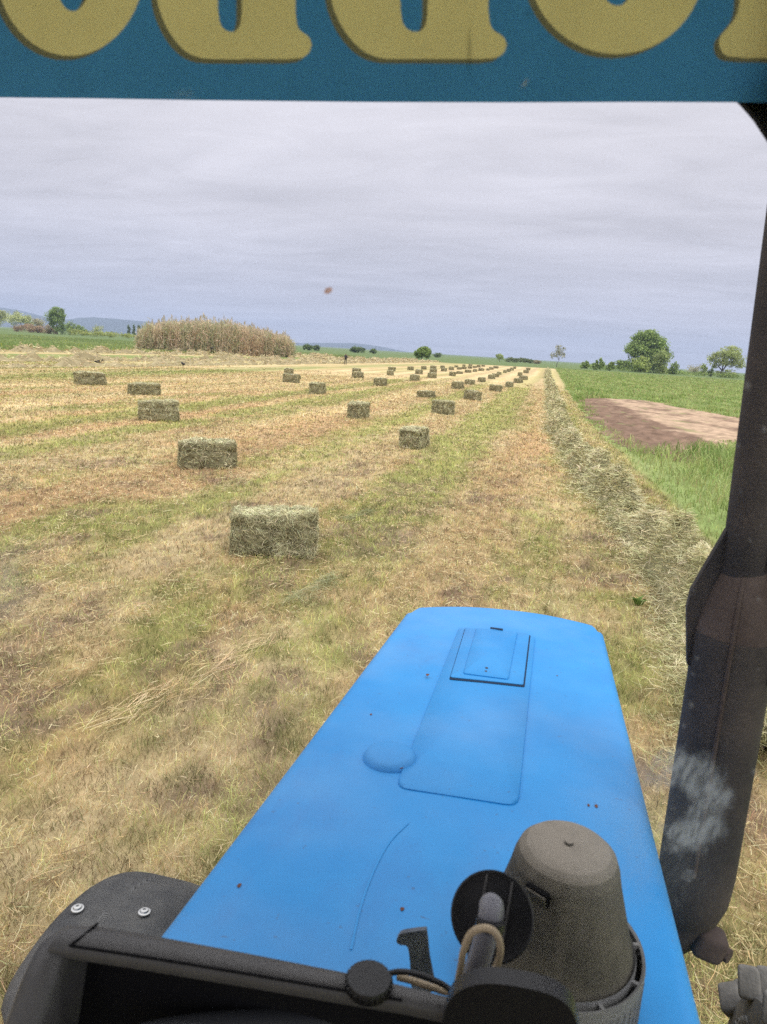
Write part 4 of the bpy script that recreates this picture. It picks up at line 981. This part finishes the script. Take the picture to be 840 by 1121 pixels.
letters = [[ell(77,-40,82,101), ell(80,-40,22,52)], aletter(173), [[(a if a < 470 else a, b_) for a, b_ in lp] for lp in aletter(0)], [ell(675,-40,97,99), ell(676,-44,24,50)],
           [spline([(812,-100),(811,-40),(810,0),(806,18),(797,30),(789,40),(788,50),(793,59),(806,62.5),(840,63.5),(900,64),(905,20),(900,-100)], 4)]]
# the third letter is the second one set a little wider
letters[2] = [[(364+a*1.135, b_*1.0) for a, b_ in lp] for lp in aletter(0)]
x_, y_ = np.meshgrid(np.arange(-60, 960, 1.25), np.arange(-150, 113.5, 1.25)); shp_ = x_.shape; X, Yp = x_.ravel(), y_.ravel()
low = np.interp(X, [-60,0,100,220,400,560,700,840,960], [106,106.5,107.5,109.5,111.5,112,111.5,112,112.5])
Yp = Yp+150; Yp = -150+Yp*(low+150)/Yp.max()
def cover(lp_list):
    t_ = np.zeros(len(X))
    for ox_, oy_ in ((-.4,-.4),(.4,-.4),(-.4,.4),(.4,.4)):
        r_ = np.zeros(len(X), bool)
        for lp in lp_list:
            q_ = in_poly(X+ox_, Yp+oy_, np.array(lp[0]))
            if len(lp) > 1: q_ &= ~in_poly(X+ox_, Yp+oy_, np.array(lp[1]))
            r_ |= q_
        t_ += r_/4.
    return t_
cL = cover(letters); cE = np.maximum(cover([shift(lp, -3, 2.5) for lp in letters]), cover([shift(lp, -6, 5) for lp in letters]))
fc_ = lerp(np.tile(np.array([.039,.152,.255]), (len(X), 1)), np.tile(np.array([.115,.11,.055]), (len(X), 1)), cE); fc_ = lerp(fc_, np.tile(np.array([.46,.40,.155]), (len(X), 1)), cL)
fc_ *= (1+.16*(fbm(X*.02, Yp*.02, 3)-.5))[:, None]*(1-.35*np.exp(-((X-514)/3)**2-((Yp-55)/22)**2)-.3*np.exp(-((X-578)/3)**2-((Yp-14)/3)**2))[:, None]
m_, n_ = shp_; ii = (np.arange(m_-1)[:, None]*n_+np.arange(n_-1)[None, :]).ravel()
npmesh('sunstrip', np.array([atY(a, b_, GY-.0015) for a, b_ in zip(X, Yp)]), [np.stack([ii, ii+1, ii+1+n_, ii+n_], 1)], mat('printed_sunstrip_film', attr='Col', rough=.45, spec=.2, transl=.8), fc_, ws)
# dirt on the glass
def film(name, x0, y0, x1, y1, afn, colr, step=2.0, Y=GY-.0015):
    xs_ = np.arange(x0, x1+.1, step); ys_ = np.arange(y0, y1+.1, step); gx_, gy_ = np.meshgrid(xs_, ys_); X, Yp = gx_.ravel(), gy_.ravel()
    Vv = np.array([atY(a, b_, Y) for a, b_ in zip(X, Yp)]); al = np.clip(afn(X, Yp), 0, 1)
    n_, m_ = len(xs_), len(ys_); ii = (np.arange(m_-1)[:, None]*n_+np.arange(n_-1)[None, :]).ravel(); fq_ = np.stack([ii, ii+1, ii+1+n_, ii+n_], 1); fq_ = fq_[(al[fq_] > .004).any(1)]
    m = bpy.data.materials.new(name+'_film'); m.use_nodes = True; nt_ = m.node_tree; b_ = nt_.nodes['Principled BSDF']; b_.inputs['Base Color'].default_value = (*colr, 1); b_.inputs['Roughness'].default_value = .9; b_.inputs['Specular IOR Level'].default_value = .05
    at = nt_.nodes.new('ShaderNodeAttribute'); at.attribute_name = 'Col'
    t1 = nt_.nodes.new('ShaderNodeBsdfTransparent'); t2 = nt_.nodes.new('ShaderNodeBsdfTranslucent'); t2.inputs['Color'].default_value = (*colr, 1)
    m1 = nt_.nodes.new('ShaderNodeMixShader'); m1.inputs['Fac'].default_value = .5; m2 = nt_.nodes.new('ShaderNodeMixShader')
    nt_.links.new(b_.outputs['BSDF'], m1.inputs[1]); nt_.links.new(t2.outputs['BSDF'], m1.inputs[2]); nt_.links.new(at.outputs['Fac'], m2.inputs['Fac']); nt_.links.new(t1.outputs['BSDF'], m2.inputs[1]); nt_.links.new(m1.outputs['Shader'], m2.inputs[2]); nt_.links.new(m2.outputs['Shader'], nt_.nodes['Material Output'].inputs['Surface'])
    return npmesh(name, Vv, [fq_], m, np.repeat(al[:, None], 3, 1), ws)
def smudge(X, Y):
    x_ = X+(fbm(X*.045, Y*.045, 3)-.5)*26; y_ = Y+(fbm(X*.05+9, Y*.05, 6)-.5)*26
    c = np.hypot((x_-743)/40, (y_-880)/44); ang = np.arctan2(y_-880, x_-743)
    wdt = .30+.22*np.cos(ang*.5)
    a = np.exp(-((c-.86)/wdt)**4)*ss(-2.75, -1.9, ang)*(1-ss(1.75, 2.35, ang))
    a = np.maximum(a, .85*np.exp(-((X-714)/22)**2-((Y-851-.35*(X-714))/15)**2))
    a = np.maximum(a, .50*np.exp(-((X-728)/17)**2-((Y-906)/9)**2))
    fib = fbm(X*.20+Y*.10, Y*.085-X*.045, 12, 5); fib2 = fbm(X*.35, Y*.22, 30, 4)
    a = a*np.clip(.50+.95*ss(.25, .8, fib)*(.55+.9*fib2), 0, 1.35)
    st_ = ss(.55, .68, fbm(X*.13+Y*.05, Y*.05-X*.04, 14, 5))*np.exp(-((X-752)/20)**2-((Y-955)/42)**2)
    a = np.maximum(a, .6*st_*(.4+fib2))
    b_ = .17*np.exp(-((X-712)/60)**2-((Y-925)/75)**2)*(.4+1.2*fib)
    return np.maximum(a*.52, b_)
film('glass_smudge', 620, 800, 815, 1040, smudge, (.42,.46,.49), 1.2)
film('glass_smudge', 0, 575, 60, 720, lambda X, Y: .22*np.exp(-((X-6)/22)**2-((Y-640)/40)**2)*(.3+1.4*fbm(X*.1, Y*.1, 8)), (.55,.57,.52), 2.)
film('insect_spot', 350, 308, 370, 328, lambda X, Y: .8*(1-ss(.5, 1.1, np.hypot((X-359.5-(Y-318)*-.35)/5.2, (Y-318)/4.6))), (.55,.27,.13), 1.)
rs = np.random.default_rng(4); SPK = [(rs.uniform(680, 840), rs.uniform(400, 900), rs.uniform(.7, 1.6)) for _ in range(22)]+[(819,422,3.),(757,772,2.4),(837,470,2.5),(826,845,2.4),(575,92,4.),(205,102,7.)]
def specks(X, Y):
    a = np.zeros(len(X))
    for sx_, sy_, sr_ in SPK: a = np.maximum(a, .26*np.exp(-((X-sx_)**2+(Y-sy_)**2*.6)/sr_**2))
    return a
film('dust_speck', 670, 395, 850, 905, specks, (.5,.5,.5), 1.5)
film('dust_speck', 180, 84, 230, 112, lambda X, Y: .22*np.exp(-((X-203)/13)**2-((Y-103)/5)**2)*(fbm(X*.15, Y*.15, 4) > .45), (.5,.6,.62), 1.5, GY-.005)
film('dust_speck', 568, 84, 584, 100, lambda X, Y: .8*np.exp(-((X-575+(Y-91)*.5)/2.6)**2-((Y-91)/4)**2), (.6,.65,.7), 1., GY-.005)
# windscreen frame corner and pillar at the right, roof over the cab
bm = bmesh.new()
add_prism(bm, [[atY(a, b_, GY+.012) for a, b_ in ((875,-170),(1000,-170),(1000,900),(905,620),(880,330),(868,230),(856,180),(843,151),(828,128),(815,113),(808,106),(845,60))]], (0, .008, 0)); fo = obj('windscreen_frame', bm, M['inner_black'], tr, smooth=False)
bm = bmesh.new(); add_box(bm, (-.1,-.25,2.80), (1.5,1.75,.05), bev=.02); obj('cab_roof', bm, M['black_plastic'], tr)
for xx in (-.80, .60):
    bm = bmesh.new(); add_box(bm, (xx,.60,2.05), (.06,.05,1.45), bev=.012); obj('cab_pillar', bm, M['black_plastic'], tr)

# ---- dashboard
DZ = 1.75
def dz(px, py, z_=DZ): return gnd(px, py, z_)
da = bpy.data.objects.new('dashboard', None); C.objects.link(da); da.parent = tr
far = [dz(*p_) for p_ in ((80,1012),(106,1011),(165,1021),(270,1041),(380,1063),(440,1077),(520,1097),(640,1128))]
near = [dz(*p_) for p_ in ((52,1036),(76,1038),(160,1051),(270,1069),(380,1088),(440,1098),(520,1114),(640,1142))]
bm = bmesh.new(); prof_rows = []
for a, c in zip(far, near):
    d = c-a; rw = []
    for (s_, z_) in ((-.04,-.12),(-.03,-.03),(0,-.006),(.10,0),(.5,.0015),(.88,0),(.98,-.004),(1.005,-.008),(.99,-.011),(.8,-.012)):
        q = a+d*s_; rw.append(bm.verts.new((q[0], q[1], DZ+z_)))
    prof_rows.append(rw)
for a, c in zip(prof_rows[:-1], prof_rows[1:]):
    for k in range(len(a)-1): bm.faces.new((a[k], a[k+1], c[k+1], c[k]))
bm.faces.new(prof_rows[0])
obj('dash_top', bm, M['black_plastic'], da, angle=60)
# panel seam near its left end and along the lip
bm = bmesh.new(); add_tube(bm, [Vector(dz(*p_))+Vector((0,0,.001)) for p_ in ((107,1012),(92,1025),(76,1037))], .0012, 6); add_tube(bm, [Vector(dz(*p_))+Vector((0,0,.0012)) for p_ in spline([(78,1037),(160,1049.5),(270,1067.5),(380,1086.5),(440,1096.5)], 4)], .0012, 6); obj('panel_seam', bm, M['inner_black'], da)
# left cheek running back beside the wheel
ck = spline([dz(84,1013,DZ-.002), dz(58,1034,DZ-.004), dz(43,1062,DZ-.012), dz(29,1100,DZ-.03), dz(14,1140,DZ-.05), dz(-8,1190,DZ-.08)], 6)
bm = bmesh.new(); prev = None
for i, q in enumerate(ck):
    k = min(1, i/6); w_ = .012+.004*k
    rg = [bm.verts.new((q[0]+dx_*w_, q[1]+dy_, q[2]+dz_)) for dx_, dy_, dz_ in ((-1.0,0,-.05),(-1.0,0,-.012),(-.7,0,-.002),(0,0,.0),(.7,0,-.003),(1.,0,-.012),(1.,0,-.15))]
    if prev:
        for k_ in range(6): bm.faces.new((prev[k_], prev[k_+1], rg[k_+1], rg[k_]))
    prev = rg
obj('side_cheek', bm, M['black_plastic'], da, angle=60)
# the hollow under the lip
bm = bmesh.new(); a, c, d, e = dz(60,1030,DZ-.02), dz(640,1142,DZ-.02), dz(640,1300,DZ-.02), dz(-60,1300,DZ-.02)
vt = [bm.verts.new((p_[0], p_[1], DZ-.027)) for p_ in (a, c)]; vb = [bm.verts.new((p_[0], p_[1]-.03, DZ-.16)) for p_ in (a, c)]; vn_ = [bm.verts.new((p_[0], p_[1]-.32, DZ-.17)) for p_ in (a, c)]
bm.faces.new((vt[0], vt[1], vb[1], vb[0])); bm.faces.new((vb[0], vb[1], vn_[1], vn_[0])); obj('instrument_recess', bm, M['inner_black'], da, smooth=False)
bm = bmesh.new(); add_box(bm, dz(85,1106,1.66), (.045,.02,.02), bev=.003); obj('switch_block', bm, M['gloss_black'], da)
# instrument hood arc in front
bm = bmesh.new(); arc = spline([dz(120,1140,1.70), dz(170,1120,1.70), dz(230,1110,1.70), dz(310,1104,1.70), dz(400,1105,1.70), dz(470,1113,1.70), dz(540,1130,1.70)], 6)
add_tube(bm, [Vector(q)+Vector((0,-.012,-.006)) for q in arc], .014, 14); obj('instrument_hood', bm, mat('satin_black_rim', (.03,.032,.036), .38, .4), da)
# ribbed knob
q = dz(404, 1075, DZ+.004); bm = bmesh.new(); add_lathe(bm, [(.0175,-.006),(.0185,-.004),(.0185,.002),(.0175,.0042),(.010,.005),(0,.0052)], 36, origin=q)
for i in range(26): a = 2*PI*i/26; add_box(bm, (q[0]+math.cos(a)*.0185, q[1]+math.sin(a)*.0185, q[2]-.001), (.0018,.0022,.006), Matrix.Rotation(a, 3, 'Z'))
obj('knob', bm, M['gloss_black'], da)
# firewall / cab floor pieces so the cab is closed below
bm = bmesh.new(); add_box(bm, (-.03,.61,1.36), (.62,.02,.36), bev=.004); add_box(bm, (-.1,-.3,.95), (1.3,1.8,.05), bev=.01); obj('cab_bulkhead', bm, M['inner_black'], tr)

# ==================================================================== things in the cab
sm_ = thing('suction_mount', 'black suction cup phone mount with grey bent arm on the windscreen', 'phone mount', tuple(atY(540, 1003, .56)))
mw_inv = Matrix.Translation(sm_.location).inverted()
def loc(px, py, Y): return Vector(atY(px, py, Y))-Vector(sm_.location)
cen = loc(539, 1003, .575); toward = (-Vector(atY(539, 1003, .575))+Vector((0, 0, H))).normalized(); axis = (toward+Vector((-.10,0,-.08))).normalized(); A = axis.to_track_quat('Z', 'Y').to_matrix()
bm = bmesh.new(); add_lathe(bm, [(0,-.012),(.02,-.011),(.0345,-.004),(.0375,0),(.0372,.0016),(.0355,.0022),(.033,.0005),(.02,-.002),(0,-.003)], 56, A, cen); obj('suction_cup', bm, M['gloss_black'], sm_, angle=50)
for s in (-.011, .0125):                                                            # two moulded ribs across the cup
    bm = bmesh.new(); X_ = A @ Vector((1,0,0)); Y_ = A @ Vector((0,1,0))
    add_tube(bm, [cen+X_*s+Y_*k_*.032+axis*(.0012-.0016*(1-abs(k_))) for k_ in np.linspace(-1, 1, 9)], .0011, 6); obj('cup_rib', bm, M['black_plastic'], sm_)
bm = bmesh.new(); arm = spline([cen+axis*-.004, loc(538,992,.555), loc(535,1012,.545), loc(528,1040,.54), loc(517,1075,.54), loc(506,1125,.54)], 6)
add_tube(bm, arm, [.0105 if i < 8 else .0098 for i in range(len(arm))], 16); obj('arm', bm, M['grey_plastic'], sm_)
bm = bmesh.new(); add_tube(bm, [loc(537,1008,.541), loc(536,1018,.538)], .0125, 18); obj('arm_collar', bm, M['gloss_black'], sm_)
bm = bmesh.new(); pr_ = spline([(484,1140),(486,1112),(495,1092),(512,1081),(535,1077),(570,1081),(605,1090),(624,1104),(632,1121),(636,1145)], 5)
add_prism(bm, [[Vector(atY(a, b_, .47))-Vector(sm_.location) for a, b_ in pr_]], (0, .016, 0)); cr_ = obj('phone_cradle', bm, M['gloss_black'], sm_, angle=40); bv = cr_.modifiers.new('bev', 'BEVEL'); bv.width = .004; bv.segments = 3; bv.limit_method = 'ANGLE'
# beige cable
cb = bmesh.new(); pts = spline([atY(436,1070,.56), atY(452,1074,.555), atY(470,1080,.55), atY(490,1086,.545), atY(499,1082,.53), atY(504,1062,.525), atY(508,1040,.52), atY(516,1022,.52), atY(530,1016,.52), atY(543,1022,.52), atY(548,1038,.52), atY(545,1055,.52), atY(537,1070,.52), atY(526,1085,.52), atY(518,1110,.52)], 6)
add_tube(cb, [Vector(q) for q in pts], .0030, 10); o = obj('charging_cable', cb, M['cable']); tag(o, 'beige charging cable looping around the grey arm of the phone mount', 'cable')
cb = bmesh.new(); pts = spline([atY(420,1068,.56), atY(436,1064,.555), atY(455,1066,.55), atY(475,1073,.545), atY(492,1083,.54), atY(505,1100,.53)], 6)
add_tube(cb, [Vector(q) for q in pts], .0026, 10); o = obj('black_cable', cb, M['dark_cable']); tag(o, 'thin black cable lying on the dashboard right of the ribbed knob', 'cable')

# ==================================================================== air, sky, sun, camera
hb = bmesh.new(); add_box(hb, (0, 2400, 88), (12000, 6800, 178.)); hm = bpy.data.materials.new('haze_air'); hm.use_nodes = True; N = hm.node_tree.nodes; N.remove(N['Principled BSDF'])
pv = N.new('ShaderNodeVolumePrincipled'); pv.inputs['Color'].default_value = (.62,.74,1.,1); pv.inputs['Density'].default_value = 1.9e-4; pv.inputs['Anisotropy'].default_value = .0
hm.node_tree.links.new(pv.outputs['Volume'], N['Material Output'].inputs['Volume'])
ho = obj('haze', hb, hm, smooth=False); ho['kind'] = 'stuff'; ho['label'] = 'pale air that fades the far hills'

SUN_EL, SUN_AZ = math.radians(52), math.radians(150)        # high, behind and to the right, through the cloud
wd_ = bpy.data.worlds.new('World'); scene.world = wd_; wd_.use_nodes = True; nt = wd_.node_tree; N, L = nt.nodes, nt.links
bg = N['Background']; out = N['World Output']
sky = N.new('ShaderNodeTexSky'); sky.sky_type = 'NISHITA'; sky.sun_disc = False; sky.sun_elevation = SUN_EL; sky.sun_rotation = SUN_AZ; sky.air_density = 1.2; sky.dust_density = 3.
L.new(sky.outputs['Color'], bg.inputs['Color']); bg.inputs['Strength'].default_value = .06
tc = N.new('ShaderNodeTexCoord'); sx = N.new('ShaderNodeSeparateXYZ'); L.new(tc.outputs['Generated'], sx.inputs['Vector'])
def mth(op, a, b_=None):
    m_ = N.new('ShaderNodeMath'); m_.operation = op
    for i, v in enumerate((a, b_)):
        if v is None: continue
        if isinstance(v, (int, float)): m_.inputs[i].default_value = v
        else: L.new(v, m_.inputs[i])
    return m_.outputs[0]
# project the view direction on a flat cloud deck
zc = mth('ADD', mth('MAXIMUM', sx.outputs['Z'], 0.), .10); cx_ = mth('DIVIDE', sx.outputs['X'], zc); cy_ = mth('DIVIDE', sx.outputs['Y'], zc)
cv = N.new('ShaderNodeCombineXYZ'); L.new(cx_, cv.inputs['X']); L.new(cy_, cv.inputs['Y'])
mpn = N.new('ShaderNodeMapping'); mpn.inputs['Rotation'].default_value = (0, 0, math.radians(12)); mpn.inputs['Scale'].default_value = (.42, .85, 1); L.new(cv.outputs['Vector'], mpn.inputs['Vector'])
n1 = N.new('ShaderNodeTexNoise'); n1.inputs['Scale'].default_value = 1.15; n1.inputs['Detail'].default_value = 7; n1.inputs['Roughness'].default_value = .52; n1.inputs['Distortion'].default_value = .6; L.new(mpn.outputs['Vector'], n1.inputs['Vector'])
gr_ = N.new('ShaderNodeValToRGB'); L.new(sx.outputs['Z'], gr_.inputs['Fac'])
els = gr_.color_ramp.elements
STOPS = [(0.,(.425,.44,.53)),(.06,(.442,.448,.535)),(.16,(.49,.48,.54)),(.30,(.60,.58,.63)),(.5,(.95,.93,.97)),(1.,(1.75,1.72,1.72))]
els[0].position = 0; els[0].color = (*STOPS[0][1], 1); els[1].position = 1; els[1].color = (*STOPS[-1][1], 1)
for p_, c_ in STOPS[1:-1]: e = els.new(p_); e.color = (*c_, 1)
n3 = N.new('ShaderNodeTexNoise'); n3.inputs['Scale'].default_value = 3.4; n3.inputs['Detail'].default_value = 8; n3.inputs['Roughness'].default_value = .6; n3.inputs['Distortion'].default_value = 1.2
mp3 = N.new('ShaderNodeMapping'); mp3.inputs['Rotation'].default_value = (0, 0, math.radians(-14)); mp3.inputs['Scale'].default_value = (.4, .8, 1); L.new(cv.outputs['Vector'], mp3.inputs['Vector']); L.new(mp3.outputs['Vector'], n3.inputs['Vector'])
nmix = mth('ADD', mth('MULTIPLY', n1.outputs['Fac'], .62), mth('MULTIPLY', n3.outputs['Fac'], .38))
cl = N.new('ShaderNodeMapRange'); cl.inputs['From Min'].default_value = .34; cl.inputs['From Max'].default_value = .66; cl.inputs['To Min'].default_value = .85; cl.inputs['To Max'].default_value = 1.17; L.new(nmix, cl.inputs['Value'])
mm_ = N.new('ShaderNodeMix'); mm_.data_type = 'RGBA'; mm_.blend_type = 'MULTIPLY'; mm_.inputs['Factor'].default_value = 1; L.new(gr_.outputs['Color'], mm_.inputs['A']); L.new(cl.outputs['Result'], mm_.inputs['B'])
bg2 = N.new('ShaderNodeBackground'); L.new(mm_.outputs['Result'], bg2.inputs['Color']); bg2.inputs['Strength'].default_value = 1.0
mx = N.new('ShaderNodeMixShader'); mx.inputs['Fac'].default_value = .95; L.new(bg.outputs['Background'], mx.inputs[1]); L.new(bg2.outputs['Background'], mx.inputs[2]); L.new(mx.outputs['Shader'], out.inputs['Surface'])

sl = bpy.data.lights.new('sun', 'SUN'); sl.energy = 1.4; sl.angle = math.radians(25); sl.color = (1., .97, .92)
so = bpy.data.objects.new('sun', sl); C.objects.link(so)
sd = Vector((math.sin(SUN_AZ)*math.cos(SUN_EL), math.cos(SUN_AZ)*math.cos(SUN_EL), math.sin(SUN_EL)))
so.rotation_euler = sd.to_track_quat('Z', 'Y').to_euler(); so.location = (0, 0, 100)

cam = bpy.data.cameras.new('camera'); co = bpy.data.objects.new('camera', cam); C.objects.link(co)
xr, yd, zf = RM[:, 0], RM[:, 1], RM[:, 2]
mw = Matrix(((xr[0], -yd[0], -zf[0], 0), (xr[1], -yd[1], -zf[1], 0), (xr[2], -yd[2], -zf[2], H), (0, 0, 0, 1))); co.matrix_world = mw
cam.sensor_fit = 'HORIZONTAL'; cam.sensor_width = 36; cam.lens = 36*F/840; cam.clip_start = .02; cam.clip_end = 30000
cam.dof.use_dof = True; cam.dof.focus_distance = 6.; cam.dof.aperture_fstop = 14.
scene.camera = co
vs_ = scene.view_settings; vs_.view_transform = 'Standard'; vs_.look = 'None'; vs_.exposure = .5; vs_.gamma = 1.; vs_.use_curve_mapping = False
scene.render.engine = 'CYCLES'
cy = scene.cycles; cy.max_bounces = 6; cy.diffuse_bounces = 3; cy.glossy_bounces = 2; cy.transmission_bounces = 4; cy.transparent_max_bounces = 16; cy.volume_bounces = 0; cy.use_denoising = False; cy.use_adaptive_sampling = True
